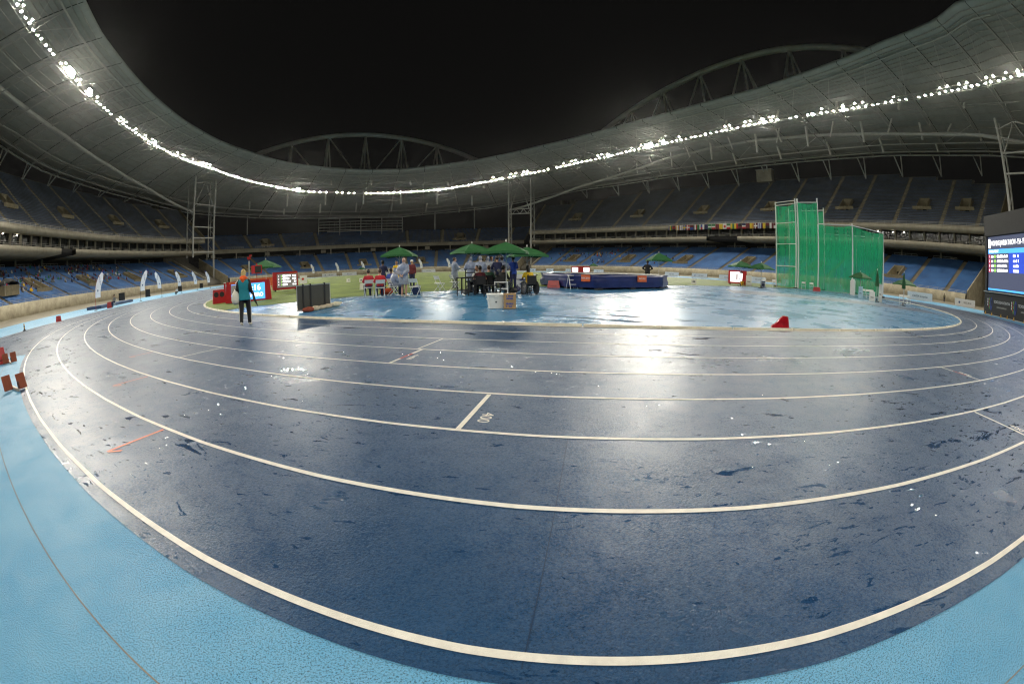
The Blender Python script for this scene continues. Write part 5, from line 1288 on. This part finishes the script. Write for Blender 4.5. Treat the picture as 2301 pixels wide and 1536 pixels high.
def netting(p, q, z0, z1a, z1b, sagx=.0, n=10, m_=8):
    A, B = cpnt(p, 0), cpnt(q, 0); V = []
    d = (B-A); nr = Vector((-d.y, d.x, 0)).normalized()
    for i in range(n+1):
        u = i/n
        for j in range(m_+1):
            v = j/m_; z = z0+(z1a+(z1b-z1a)*u-z0)*v - .18*math.sin(math.pi*u)*(v > .99); P0 = A+d*u+nr*(.10*math.sin(9*u+2*v)+.25*math.sin(math.pi*v)*math.sin(math.pi*u)); V.append((P0.x, P0.y, P0.z+z))
    F = [(i*(m_+1)+j, (i+1)*(m_+1)+j, (i+1)*(m_+1)+j+1, i*(m_+1)+j+1) for i in range(n) for j in range(m_)]
    link('net', raw_mesh('net', V, np.array(F), True), NET, cg)
for p, q, za, zb in (('a', 'b', 9.6, 9.6), ('b', 'c', 9.8, 9.7), ('c', 'd', 7.3, 7.25), ('d', 'e', 7.25, 6.9), ('e', 'f', 6.6, 6.7), ('f', 'g', 6.8, 6.8), ('g', 'h', 6.8, 6.8), ('h', 'i', 9.7, 9.7), ('i', 'j', 9.7, 9.7)): netting(p, q, .1, za, zb)
def bar_(p, q, z, zq=None, r=.055): MB().tube([cpnt(p, z), cpnt(q, zq or z)], r, 6).build('crossbar', STEELW, cg)
for z in (2.5, 5.05, 7.5, 9.65, 10.0): bar_('a', 'b', z)
bar_('b', 'c', 9.75); bar_('c', 'd', 7.35, 7.3, .05); bar_('d', 'e', 7.3, 7.0, .05); bar_('h', 'i', 9.8); bar_('i', 'j', 9.8); bar_('g', 'h', 6.9, None, .04); bar_('f', 'g', 6.9, None, .04); bar_('e', 'f', 6.9, None, .04)
for z in (2.5, 5.05, 7.5): bar_('i', 'j', z, None, .04)
cw_ = MB(); cw_.box(cpnt('d', .75)+Vector((-.35, -.2, 0)), (.5, .5, 1.5)); cw_.box(cpnt('d', 1.55)+Vector((-.35, -.2, 0)), (.36, .36, .25)); cw_.build('counterweight', WHITE, cg)
# things about the cage
for k, (x, y, lab) in enumerate(((11.9, -25.7, 'white folding chair in front of the cage, left of three'), (12.6, -25.95, 'white folding chair in front of the cage, middle of three'), (13.3, -26.2, 'white folding chair in front of the cage, right of three'), (12.2, -29.6, 'white folding chair right of the cage, left of three beside the closed parasol'), (12.9, -29.9, 'white folding chair right of the cage, middle of three beside the closed parasol'), (13.6, -30.1, 'white folding chair right of the cage, right of three beside the closed parasol'), (14.8, -17.6, 'white folding chair behind the lower left cage net'), (15.5, -18.3, 'white folding chair behind the cage net beside the red marker box'), (8.3, -16.2, 'white folding chair beside the parasol foot left of the cage'), (9.6, -16.8, 'white folding chair nearest the left cage post'))):
    chair(lab, x, y, face(x, y)+[.4, .3, .5, .2, .3, .25, 0, .2, -.4, .3][k])
def cabinet(label, x, y, rz, w, d, h, m=WHITE):
    t = panel_thing('equipment_case', label, 'case', x, y, rz); MB().add(*trap(w, w*.92, d, h)).build('body', m, t); MB().box((0, 0, h+.03), (w, d*.8, .06)).build('lid', m, t); MB().box((0, d*.42, h*.45), (w*.5, .05, .06)).build('handle', BLACK, t); return t
cabinet('white upright case in front of the closed parasol by the cage', 8.5, -28.3, face(8.5, -28.3), .35, .35, 1.35); cabinet('low white case at the foot of the closed parasol by the cage', 7.5, -27.8, face(7.5, -28), .55, .45, .68)
cabinet('white and blue water drum in front of the cage chairs', 11.0, -25.6, face(11, -25.6), .45, .45, .95, C('drum_pale_blue', (.45, .62, .72), .35, var=.3, vscale=2)); cabinet('white implement stand by the red screen near the cage', 8.6, -14.3, face(8.6, -14.3), .6, .5, .95); cabinet('dark blue bin left of the cage', 8.9, -15.8, face(9, -15.8), .5, .4, .5, C('bin_navy', (.02, .03, .08), .5))
t = panel_thing('judge_table', 'white long table left of the cage under the pale parasols', 'table', 9.4, -14.6, face(9.4, -14.6)); MB().box((0, 0, .74), (1.7, .6, .04)).build('top', WHITE, t)
for a in (-.75, .75):
    for q in (-.25, .25): MB().box((a, q, .37), (.04, .04, .72)).build('leg', ALU, t)
t = panel_thing('red_screen', 'red framed bright white screen on the turf left of the cage', 'screen', 9.5, -12.3, face(9.5, -12.3)+.22); MB().add(*trap(2.0, 1.9, .4, 1.3, .12)).build('frame', RED, t); MB().box((.16, .18, .78), (1.30, .03, .98)).build('display', LED_W, t); MB().box((.1, .2, .80), (.16, .02, .62)).build('display_figure', C('figure_print', (.3, .10, .06), .5), t); MB().box((-.12, .2, .60), (.10, .02, .24)).build('display_figure', PRINTB, t)
for s in (-.8, .8): MB().box((s, 0, .06), (.1, .5, .12)).build('foot', BLACK, t)
t = panel_thing('tripod_camera', 'thin dark tripod standing before the white screen near the cage', 'tripod', 8.4, -13.5, 0); 
for a in (0, 2.1, 4.2): MB().tube([(0, 0, 1.15), (.35*math.cos(a), .35*math.sin(a), 0)], .016, 5).build('leg', BLACK, t)
MB().box((0, 0, 1.24), (.16, .24, .16)).build('head', BLACK, t)
for x, y, mm, lab in ((9.1, -13.6, ORANGE, 'orange bucket on the turf below the white screen'), (8.7, -13.4, YELLOW, 'yellow bucket beside the orange one')):
    t = panel_thing('bucket', lab, 'bucket', x, y, 0); MB().lathe([(.16, 0), (.22, .40), (.20, .40), (.145, .03)], 14).build('pail', mm, t); MB().torus((0, 0, .40), (0, 0, 1), .22, .012, 16, 5).build('rim', mm, t)
t = panel_thing('far_screen', 'pair of small red and white screens at the far right turf edge', 'screen', 15.3, 23.0, face(15.3, 23)); MB().add(*trap(3.2, 3.1, .4, 1.25, .1)).build('frame', RED, t)
for s in (-.95, .95): MB().box((s, .17, .74), (.95, .03, .80)).build('display', LED_W, t); MB().box((s, 0, .05), (.1, .5, .10)).build('foot', BLACK, t)

# ---------------------------------------------------------------- big screen on the right
a_ = Vector((33.5, -38.7, 0)); b2_ = Vector((25.1, -44.3, 0)); dv = (b2_-a_).normalized(); WS = 17.0; ce = a_+dv*WS/2
bs = thing('video_screen', 'huge black framed video screen with blue result table at the right edge', 'screen', (ce.x, ce.y, .01), math.atan2(-dv.y, -dv.x)+math.pi)
# local +x runs from the screen's left edge to its right; the face looks along local -y ... turned so that it looks at the field
rzs = math.atan2(dv.y, dv.x); bs.rotation_euler = (0, 0, rzs); FY = 1.0
nrm = Vector((-dv.y, dv.x, 0)); FY = 1.0 if nrm.dot(Vector((CAM.x, CAM.y, 0))-ce) > 0 else -1.0
BK = C('screen_housing', (.016, .016, .017), .6, var=.2, vscale=2)
MB().box((0, -FY*.6, 10.3), (WS, 1.6, 2.4)).build('top_housing', BK, bs); MB().box((0, -FY*.7, 5.85), (WS, 1.2, 6.5)).build('rear_housing', BK, bs); MB().box((-WS/2+.25, -FY*.05, 5.85), (.5, .5, 6.4)).build('side_frame', BK, bs)
MB().box((0, -FY*.45, 1.30), (WS, 1.3, 2.55)).build('base_skirt', BK, bs); MB().box((0, FY*.0, 2.62), (WS, .9, .07)).build('ledge', STEELW, bs)
rx = (R(90), 0, 0 if FY < 0 else R(180)); fx = 1 if FY < 0 else -1
X0 = -WS/2
def sx(u): return X0+u
yf = -FY*.07; YF = lambda k: yf+FY*.012*k
def lp(u0, u1, z0, z1, m, nm, k=1): MB().box((sx((u0+u1)/2), YF(k)+FY*.0, (z0+z1)/2), (u1-u0, .02, z1-z0)).build(nm, m, bs)
lp(.6, WS-.4, 2.85, 9.0, LED_D, 'display', 1)
lp(.6, WS-.4, 2.85, 3.05, LED_LB, 'display_strip', 2); lp(.6, WS-.4, 7.05, 7.55, LED_LB, 'display_header', 2)
lp(6.0, 10.5, 4.9, 7.05, LED_NB, 'display_column', 2); lp(.75, 1.25, 7.7, 8.75, LED_W, 'display_emblem', 3)
dirx = 1
def txt(s, size, u, z, m=LED_W, k=3, sc=1.): text('display_text', s, size, m, bs, (sx(u), YF(k)+FY*.012, z), (R(90), 0, 0 if FY < 0 else R(180)), 'LEFT' if FY < 0 else 'LEFT', sc)
txt("WOMEN'S JAVELIN THROW - F54 - FINAL", .82, 1.5, 8.2, sc=.62); txt('OFFICIAL RESULT', .42, .8, 7.3, sc=.8); print_lines(bs, LED_W, 10.4, 12.6, 7.3, .32, lambda u, z: (sx(u), YF(4), z), 1)
for r_ in range(4):
    z = 6.72-.53*r_; lp(.7, 1.15, z-.22, z+.22, LED_R, 'display_rank', 3); txt(str(r_+1), .40, .82, z, k=4); print_lines(bs, LED_W, 1.4, 2.0, z, .28, lambda u, zz: (sx(u), YF(4), zz), 20+r_); lp(2.15, 2.65, z-.17, z+.17, LED_G, 'display_flag', 3)
    rr = random.Random(40+r_); u = 2.95
    for q in range(13): wq = rr.uniform(.14, .27); lp(u, u+wq*.86, z-.14, z+rr.choice((.08, .16, .14)), LED_W, 'letter_block', 3); u += wq
    print_lines(bs, LED_W, 7.1, 8.4, z, .30, lambda u, zz: (sx(u), YF(4), zz), 30+r_); print_lines(bs, LED_W, 10.6, 11.6, z, .30, lambda u, zz: (sx(u), YF(4), zz), 50+r_)
def band(u0): # emblem on the skirt: white, red, green bars and a blue oval
    y0 = FY*.21
    for k, (du, m, w, z0, z1) in enumerate(((0, BOARD, .16, 1.0, 1.9), (.3, REDP, .12, .8, 1.9), (.48, C('print_green', (.10, .30, .06), .5), .22, .6, 2.0))):
        for q in range(3): MB().box((sx(u0+du), y0, z0+(z1-z0)*(q+.5)/3), (w, .02, (z1-z0)/3*.75)).build('emblem_bar', m, bs)
    o = MB().lathe([(.36, 0), (.36, .02)], 20).build('emblem_oval', C('print_royal', (.02, .05, .28), .4), bs); o.rotation_euler = (R(90), 0, 0); o.location = (sx(u0+.98), y0+FY*.01, 1.25); o.scale = (.75, 2.1, 1)
    o = MB().lathe([(.2, 0), (.2, .02)], 20).build('emblem_oval', BK, bs); o.rotation_euler = (R(90), 0, 0); o.location = (sx(u0+1.02), y0+FY*.03, 1.35); o.scale = (.6, 1.9, 1)
band(1.0); band(7.2); band(13.4)
for u in (2.6, 8.8):
    text('sponsor_text', 'TECNOLOGIA INTERATIVA', .42, BOARD, bs, (sx(u), FY*.215, 1.55), (R(90), 0, 0), 'LEFT', .82); print_lines(bs, C('print_grey', (.3, .3, .28), .5), u+.7, u+3.4, 1.0, .17, lambda q, z: (sx(q), FY*.215, z), int(u))
for k, u in enumerate((1.3, 3.0, 5.4, 7.0, 8.6, 11)):
    p = bs.matrix_basis @ Vector((sx(u), FY*.75, 0)); t = thing('marker_cone', 'small yellow cone at the foot of the big screen, number %s from its left' % ('one', 'two', 'three', 'four', 'five', 'six')[k], 'cone', (p.x, p.y, .008), 0, 'cones along the big screen')
    MB().lathe([(.13, 0), (.13, .03), (.10, .03), (.03, .36)], 10).build('cone_body', YELLOW, t); MB().box((0, 0, .012), (.32, .32, .025)).build('foot', YELLOW, t)
m = MB(); m.bar((0, 0, 0), (1, 0, 0), .05)
q0 = bs.matrix_basis @ Vector((sx(0), FY*.55, .03)); q1 = bs.matrix_basis @ Vector((sx(WS), FY*.55, .03)); m = MB(); m.bar(q0, q1, .08, .06); tag(m.build('floor_strip', WHITE), 'pale strip on the ground along the foot of the big screen', 'strip')

# ---------------------------------------------------------------- feather banners
EMB = C('emblem_print', (.30, .10, .08), .5, var=.9, vscale=7, c2=(.05, .12, .3))
SAIL = C('sail_white', (.86, .87, .90), .6, var=.04, vscale=2)
_n = SAIL.node_tree; _tl = _n.nodes.new('ShaderNodeBsdfTranslucent'); _tl.inputs[0].default_value = (.85, .86, .9, 1); _mx = _n.nodes.new('ShaderNodeMixShader'); _mx.inputs[0].default_value = .6
_n.links.new(_n.nodes['Principled BSDF'].outputs[0], _mx.inputs[1]); _n.links.new(_tl.outputs[0], _mx.inputs[2]); _n.links.new(_mx.outputs[0], _n.nodes['Material Output'].inputs[0])
def feather(label, x, y, h, bend, z=None, group='white feather banners', logo=True, rz=None):
    """curved pole with a long white sail; bend +1 leans to the right seen from the bend"""
    t = thing('feather_banner', label, 'banner', (x, y, gz(x, y)+.006) if z is None else (x, y, z), face(x, y) if rz is None else rz, group)
    bend = -bend; k = 14; pole = []
    for i in range(k+1):
        u = i/k; pole.append(Vector((-bend*(max(0, u-.30)**2.3*h*.62), 0, h*(u-.42*max(0, u-.55)**1.9))))
    MB().tube([Vector((0, 0, 0))]+pole[1:], [.03]+[.022-.014*i/k for i in range(1, k+1)], 6).build('pole', RED if logo == 'red' else BLACK, t)
    V = []; w = .66
    for i in range(k+1):
        u = i/k
        if u < .22: continue
        p = pole[i]; wd = w*(1 if u < .8 else max(.10, 1-(u-.8)*4.2)); tg = (pole[min(i+1, k)]-pole[max(i-1, 0)]).normalized(); nn = Vector((tg.z, 0, -tg.x))*(-bend)
        rip = .03*math.sin(i*1.1); V += [p+Vector((0, .01, 0)), p+nn*wd*-1*1.0*(-1)+Vector((0, rip, 0))]
    n_ = len(V)//2; m = MB(); m.add(V+[v+Vector((0, -.012, 0)) for v in V], [(2*i, 2*i+1, 2*i+3, 2*i+2) for i in range(n_-1)]+[(2*n_+2*i+2, 2*n_+2*i+3, 2*n_+2*i+1, 2*n_+2*i) for i in range(n_-1)], 0)
    m.m = [1 if (q % (n_-1)) >= n_-2 else 0 for q in range(len(m.m))]
    m.build('sail', [SAIL, PRINTB], t)
    c0 = (V[2*2]+V[2*2+1])/2; c1 = (V[2*6]+V[2*6+1])/2
    e = MB().lathe([(.10, 0), (.10, .02)], 8).build('emblem', EMB, t); e.rotation_euler = (R(-90), 0, 0); e.location = c0+Vector((0, .02, .10)); e.scale = (.7, 1.3, 1)
    text('print', 'RIO 2016', .22, PRINTB, t, c1+Vector((0, .03, 0)), (R(90), R(80*bend), R(180)), 'CENTER')
    MB().lathe([(.22, 0), (.22, .04), (.05, .06)], 10).build('foot', BLACK, t)
    return t
names = ('nearest and tallest', 'second', 'third', 'fourth', 'fifth', 'sixth and smallest')
for k, (x, y, h, b2) in enumerate(((-51.9, 5.2, 4.3, -1), (-51.8, 19.6, 4.5, -1), (-52.4, 31.1, 4.5, 1), (-52.2, 42.8, 4.6, 1), (-52.3, 56.2, 4.6, 1), (-52.4, 70.6, 4.7, 1))):
    feather('white feather banner on the left apron, %s from the camera' % names[k], x, y, h, b2, 0 if k else .0, 'feather banners along the left apron', 'red' if k == 0 else True)
for k, (x, y) in enumerate(((-25.1, 90.1), (-17.9, 89.7), (-10.5, 88.9), (4.95, 82.6), (12.4, 80.2))):
    feather('white feather banner at the far end of the turf, %s from the left' % ('first', 'second', 'third', 'fourth', 'fifth')[k], x, y, 4.6, 1, None, 'feather banners at the far end')

# ---------------------------------------------------------------- low sponsor boards
def board(label, x, y, rz, w, h=1.0, txt_=None, emb=True, z=None, group=None, tilt=12):
    t = thing('sponsor_board', label, 'board', (x, y, gz(x, y)+.006) if z is None else (x, y, z), rz, group)
    M = Matrix.Translation((0, .2, 0)) @ Matrix.Rotation(R(tilt), 4, 'X')
    o = MB().box((0, 0, h/2), (w, .05, h)).build('face_panel', BOARD, t); o.matrix_local = M
    for s in (-1, 1): MB().tube([(s*w*.48, -.05, h*.97), (s*w*.48, -.45, 0)], .025, 5).build('prop', BLACK, t)
    if txt_:
        q = text('print', txt_, h*.36, PRINTD, t, (0, 0, 0), (0, 0, 0), 'CENTER'); q.matrix_local = M @ Matrix.Translation((-(.12*w if emb else 0), .032, h*.5)) @ Matrix.Rotation(math.pi, 4, 'Z') @ Matrix.Rotation(R(90), 4, 'X')
    if emb:
        q = MB().lathe([(h*.16, 0), (h*.16, .01)], 10).build('emblem', EMB, t); q.matrix_local = M @ Matrix.Translation((w*.28, .03, h*.5)) @ Matrix.Rotation(R(-90), 4, 'X')
    return t
SB = 'sponsor boards along the right straight'
for k, (y, em, lab) in enumerate(((104, True, 'beside the right foot of the far easel'), (92, False, 'just left of the far red screens'), (80, True, 'right behind the far red screens'), (65, False, 'above the middle of the vault mat'), (35.9, False, 'right of the lone parasol beyond the vault mat'), (27.1, True, 'with red emblem, middle of the three left of the cage'), (19.0, False, 'nearest the white screen left of the cage'), (11.3, True, 'half hidden by the white screen left of the cage'), (2.5, False, 'seen through the left half of the cage net'), (-6.6, True, 'seen through the lower right cage net'))):
    board('low white sponsor board '+lab, 52, y, R(90), 4.6, 1.05, 'RIO 2016', em, .006, SB)
SB2 = 'sponsor boards at the far end of the turf'
for k, (x, lab) in enumerate(((-20.2, 'left of the second far feather banner'), (-13.8, 'beside the third far feather banner'), (-1.9, 'behind the bald standing man'), (12.0, 'left of the standing poncho official'), (23.5, 'behind the hooded ponchos'), (29.5, 'behind the right of the table group'))):
    board('far white sponsor board '+lab, x, 101, R(180), 4.6, 1.05, 'RIO 2016', k % 2 == 0, None, SB2)
board('white advertising board with dark lettering below the right stand, right of the cage', 49.6, -25.7, face(49.6, -25.7)+.18, 5.0, 1.3, 'CAIXA Loterias', False, .006)
board('white sponsor board with red emblem left of the big screen', 56.5, -34.5, face(56.5, -34.5)+.25, 4.6, 1.25, 'RIO 2016', True, .006)
for k, (x, y, lab) in enumerate(((-23.36, 12.05, 'left of the pair in mid turf'), (-22.35, 8.52, 'right of the pair in mid turf'), (-24.63, -9.42, 'nearest, left of the red-jacketed officials'), (-3.2, -13.6, 'just right of the vault mat'), (-1.0, -10.6, 'behind the lone parasol'), (1.5, -13.0, 'between the vault mat and the white screen'))):
    t = panel_thing('distance_marker', 'small white distance marker box on the turf, '+lab, 'marker', x, y, face(x, y)); t['group'] = 'distance markers on the turf'
    MB().add(*trap(.46, .40, .36, .42)).build('box', WHITE, t); print_lines(t, PRINTD, -.11, .11, .22, .15, lambda u, z: (-u, .182-.12*z+.004, z), k)
# dark bins and mats along the left wall
for k, (px, y) in enumerate(((-57, 24), (-60, 44), (-60, 68), (-60, 92))):
    t = thing('monitor_case', ('near', 'second', 'third', 'far')[k]+' black upright case beside the left wall behind the feather banners', 'case', (px, y, 0), face(px, y), 'black cases along the left wall'); MB().add(*trap(1.1, 1.0, .7, 1.3)).build('body', BLACK, t); MB().box((0, 0, 1.33), (1.05, .55, .06)).build('lid', BLACK, t)
t = thing('crash_mat', 'long low blue mat lying beyond the seated judge', 'mat', (-55, 16, 0), R(4)); MB().box((0, 0, .16), (2.2, 13, .32)).build('cover', C('mat_blue_grey', (.06, .09, .17), .4, var=.3, vscale=1), t); MB().box((0, 0, .335), (1.8, 12.6, .03)).build('top_sheet', C('mat_top', (.10, .14, .25), .3), t)
chair('white folding chair under the seated judge on the left apron', -50.85, 8.2, face(-50.8, 8.2)-.9)

# ---------------------------------------------------------------- national flags on the right upper stand
def cc(n, c): return C('flag_'+n, c, .8, var=.1, vscale=3)
FR, FY_, FG, FW, FB, FN, FM, FK, FO, FV = cc('red', (.40, .012, .02)), cc('yellow', (.62, .46, .03)), cc('green', (.02, .16, .05)), cc('white', (.66, .66, .64)), cc('blue', (.03, .07, .30)), cc('navy', (.012, .015, .07)), cc('maroon', (.12, .012, .02)), cc('black', (.012, .012, .012)), cc('gold', (.55, .30, .04)), cc('violet', (.10, .06, .22))
FL = [('v', [FB, FY_, FG], 'blue, yellow and green'), ('h', [FM, FR, FK], 'maroon, red and black'), ('v', [FO, FW, FO], 'gold and white'), ('v', [FV, FW, FV, FW], 'violet and white striped'), ('x', [FB, FY_], 'blue with a yellow cross'), ('x', [FR, FW], 'red with a white cross'), ('h', [FM, FB], 'maroon over blue'), ('v', [FK, FW, FR], 'black, white and red upright'), ('v', [FG, FG, FW], 'green with a white edge'), ('q', [FB, FW, FR, FW], 'blue, white and red quartered'), ('h', [FN, FN], 'plain navy'), ('h', [FG, FW, FG], 'green, white and green'), ('h', [FG, FW, FR], 'green, white and red, left of two'), ('h', [FM, FM], 'plain maroon'), ('v', [FY_, FY_], 'plain yellow, left of three'), ('d', [FW, FR], 'white with a red disc'), ('h', [FG, FW, FR], 'green, white and red, right of two'), ('v', [FY_, FG], 'yellow and green upright'), ('v', [FY_, FR], 'yellow and red upright'), ('h', [FK, FM], 'black over maroon'), ('h', [FN, FW, FR], 'navy, white and red'), ('v', [FM, FM], 'dark maroon before the yellow one'), ('v', [FY_, FO], 'yellow and gold'), ('x', [FM, FW], 'maroon with a white cross'), ('v', [FB, FW, FB, FW, FB], 'blue and white striped'), ('v', [FM, FY_, FY_], 'maroon edged yellow'), ('h', [FM, FK], 'maroon over black'), ('v', [FW, FM], 'white and maroon'), ('q', [FM, FW, FW, FM], 'maroon and white quartered beside the cage')]
def flag(l, kind, ms, lab):
    w, h, nx, nzz = 1.64, 2.0, 10, 8; tg = tangent(l); p = cp(l, 13.8, 17.75)
    t = thing('national_flag', 'hanging flag on the right stand, '+lab, 'flag', p, math.atan2(tg.y, tg.x), 'national flags hung along the right upper stand')
    mats = []; [mats.append(x) for x in ms if x not in mats]; V = []; F = []; mi = []
    for i in range(nx+1):
        for j in range(nzz+1): V.append((-w/2+w*i/nx, -.05-.05*math.sin(i*1.9+l)*(1-.6*j/nzz), h*j/nzz))
    for i in range(nx):
        for j in range(nzz):
            u, v = (i+.5)/nx, (j+.5)/nzz
            if kind == 'v': m = ms[int(u*len(ms))]
            elif kind == 'h': m = ms[int((1-v)*len(ms))]
            elif kind == 'x': m = ms[1] if abs(u-.4) < .11 or abs(v-.5) < .13 else ms[0]
            elif kind == 'q': m = ms[(u > .5)+2*(v < .5)]
            else: m = ms[1] if (u-.5)**2*1.0+(v-.5)**2*1.3 < .07 else ms[0]
            F.append((i*(nzz+1)+j, (i+1)*(nzz+1)+j, (i+1)*(nzz+1)+j+1, i*(nzz+1)+j+1)); mi.append(mats.index(m))
    me = raw_mesh('flag_cloth', V, np.array(F), True)
    for m in mats: me.materials.append(m)
    me.polygons.foreach_set('material_index', mi); o = link('cloth', me, None, t); so = o.modifiers.new('solid', 'SOLIDIFY'); so.thickness = .01
    MB().tube([(-w/2, -.04, h+.02), (w/2, -.04, h+.02)], .02, 5).build('top_rod', ALU, t)
for k, (kind, ms, lab) in enumerate(FL): flag(145.0+49.5*k/len(FL)+.8, kind, ms, lab)

# ---------------------------------------------------------------- spectators in the stands
dg = None
def spectator_mesh(i):
    J = sit_pose(.40, [0, .1, .18, .05, .12, 0][i % 6]); b = MB(); g = lambda k: Vector(J[k])
    torso(b, J, .03, -.05, n=8)
    for n in 'LR': capsule(b, g('sho'+n), .085, g('elb'+n), .065, 8); capsule(b, g('elb'+n), .065, g('wri'+n), .05, 8); capsule(b, g('hip'+n), .115, g('kne'+n), .085, 8); capsule(b, g('kne'+n), .08, g('ank'+n), .06, 8)
    nf = len(b.f); h = g('hea'); capsule(b, h-Vector((0, 0, .12)), .06, h, .06, 8); ell(b, h, .10, .12, .14, 8, 6); ell(b, h+Vector((0, .12, -.02)), .02, .03, .03, 6, 4); nh = len(b.f); ell(b, h+Vector((0, -.03, .05)), .115, .125, .125, 8, 6)
    me = bpy.data.meshes.new('spectator'); me.from_pydata(b.v, [], b.f); me.update(); me.polygons.foreach_set('material_index', [0]*nf+[1]*(nh-nf)+[2]*(len(b.f)-nh)); me.polygons.foreach_set('use_smooth', [True]*len(me.polygons))
    for m in ([c_black, c_navy, c_red, c_grey, c_white, c_yellow, c_maroon, c_lblue, c_khaki, c_green][i % 10], SK[[1, 2, 0][i % 3]], [HD, HBR, HD][i % 3]): me.materials.append(m)
    return me
SPM = [spectator_mesh(i) for i in range(20)]
WGT = [0, 0, 1, 1, 3, 3, 6, 6, 8, 2, 10, 11, 13, 16, 4, 7, 12, 17, 9, 19, 18, 5, 14, 10, 11, 13, 16]
def spectators(n, la, lb, ra, rb, label, group, seed, aisles):
    r = random.Random(seed); used = set(); cl_ = [(r.uniform(la, lb), r.uniform(ra, rb)) for _ in range(max(3, n//7))]; k = 0; tries = 0
    while k < n and tries < n*40:
        tries += 1; c = r.choice(cl_); row = int(round(r.gauss(c[1], 2.2))); li = int(round(r.gauss(c[0], 3.2)/.5)); l = li*.5
        if (row, li) in used or not (ra-1 <= row <= rb+1) or not (la-3 <= l <= lb+3) or any(abs(l-a) < 1.0 for a in aisles): continue
        used.add((row, li)); k += 1
        o = bpy.data.objects.new('spectator', SPM[r.choice(WGT)]); col.objects.link(o)
        tg = tangent(l); o.location = cp(l, 1.0+.8*row+.50, 2.1+.34*row+.02); o.rotation_euler = (0, 0, math.atan2(tg.y, tg.x)+math.pi+r.uniform(-.5, .5)); s = r.uniform(.92, 1.08); o.scale = (s, s, s)
        tag(o, label, 'spectator', group)
AL = [531, 545, 559, 572, 586, 600, 613, 627, 641, 655, 668]; AR = [93, 107, 121, 135, 149, 163, 177, 191]
spectators(80, 556, 584, 7, 24, 'seated spectator in the nearest block of the left lower stand', 'spectators in the near left stand', 3, AL)
spectators(150, 586, 626, 8, 25, 'seated spectator in the crowded middle blocks of the left lower stand', 'spectators in the middle left stand', 5, AL)
spectators(26, 628, 664, 4, 22, 'seated spectator in the sparse far blocks of the left lower stand', 'spectators in the far left stand', 9, AL)
spectators(75, 92, 126, 4, 23, 'seated spectator in the far blocks of the right lower stand', 'spectators in the far right stand', 11, AR)
spectators(7, 140, 160, 3, 12, 'lone seated spectator in the middle of the right lower stand', 'spectators in the middle right stand', 13, AR)
HAZE = .00005

# ---------------------------------------------------------------- lettering as real meshes
bpy.context.view_layer.update()
dg = bpy.context.evaluated_depsgraph_get()
for o in [o for o in scene.objects if o.type == 'FONT']:
    me = bpy.data.meshes.new_from_object(o.evaluated_get(dg)); n = bpy.data.objects.new('x', me)
    if len(me.materials) == 0: me.materials.append(o.data.materials[0])
    n.parent = o.parent; n.location = o.location.copy(); n.rotation_euler = o.rotation_euler.copy(); n.scale = o.scale.copy(); nm = o.name
    col.objects.link(n); bpy.data.objects.remove(o); n.name = nm
# fine ironwork too small to pick apart stays joined
for o in scene.objects:
    if o.type == 'MESH' and o.name.split('.')[0] in ('purlins', 'roof_truss', 'catwalk_bay', 'lacing', 'handrail', 'balcony_rail', 'concourse_rail', 'spokes', 'side_stripe', 'brace', 'hanger', 'eaves_strut'): o['kind'] = 'stuff'
# ---------------------------------------------------------------- rain mist in the lit bowl, forward scatter imitating lens bloom round the lamps
hz = MB().box((0, 42, 55), (460, 520, 112)).build('haze', None); hz['kind'] = 'stuff'
hm = bpy.data.materials.new('rain_mist'); hm.use_nodes = True; nt = hm.node_tree; nt.nodes.remove(nt.nodes['Principled BSDF'])
pv = nt.nodes.new('ShaderNodeVolumePrincipled'); pv.inputs['Color'].default_value = (.9, .92, .88, 1); pv.inputs['Density'].default_value = HAZE; pv.inputs['Anisotropy'].default_value = .93
nt.links.new(pv.outputs[0], nt.nodes['Material Output'].inputs['Volume']); hz.data.materials.clear(); hz.data.materials.append(hm)
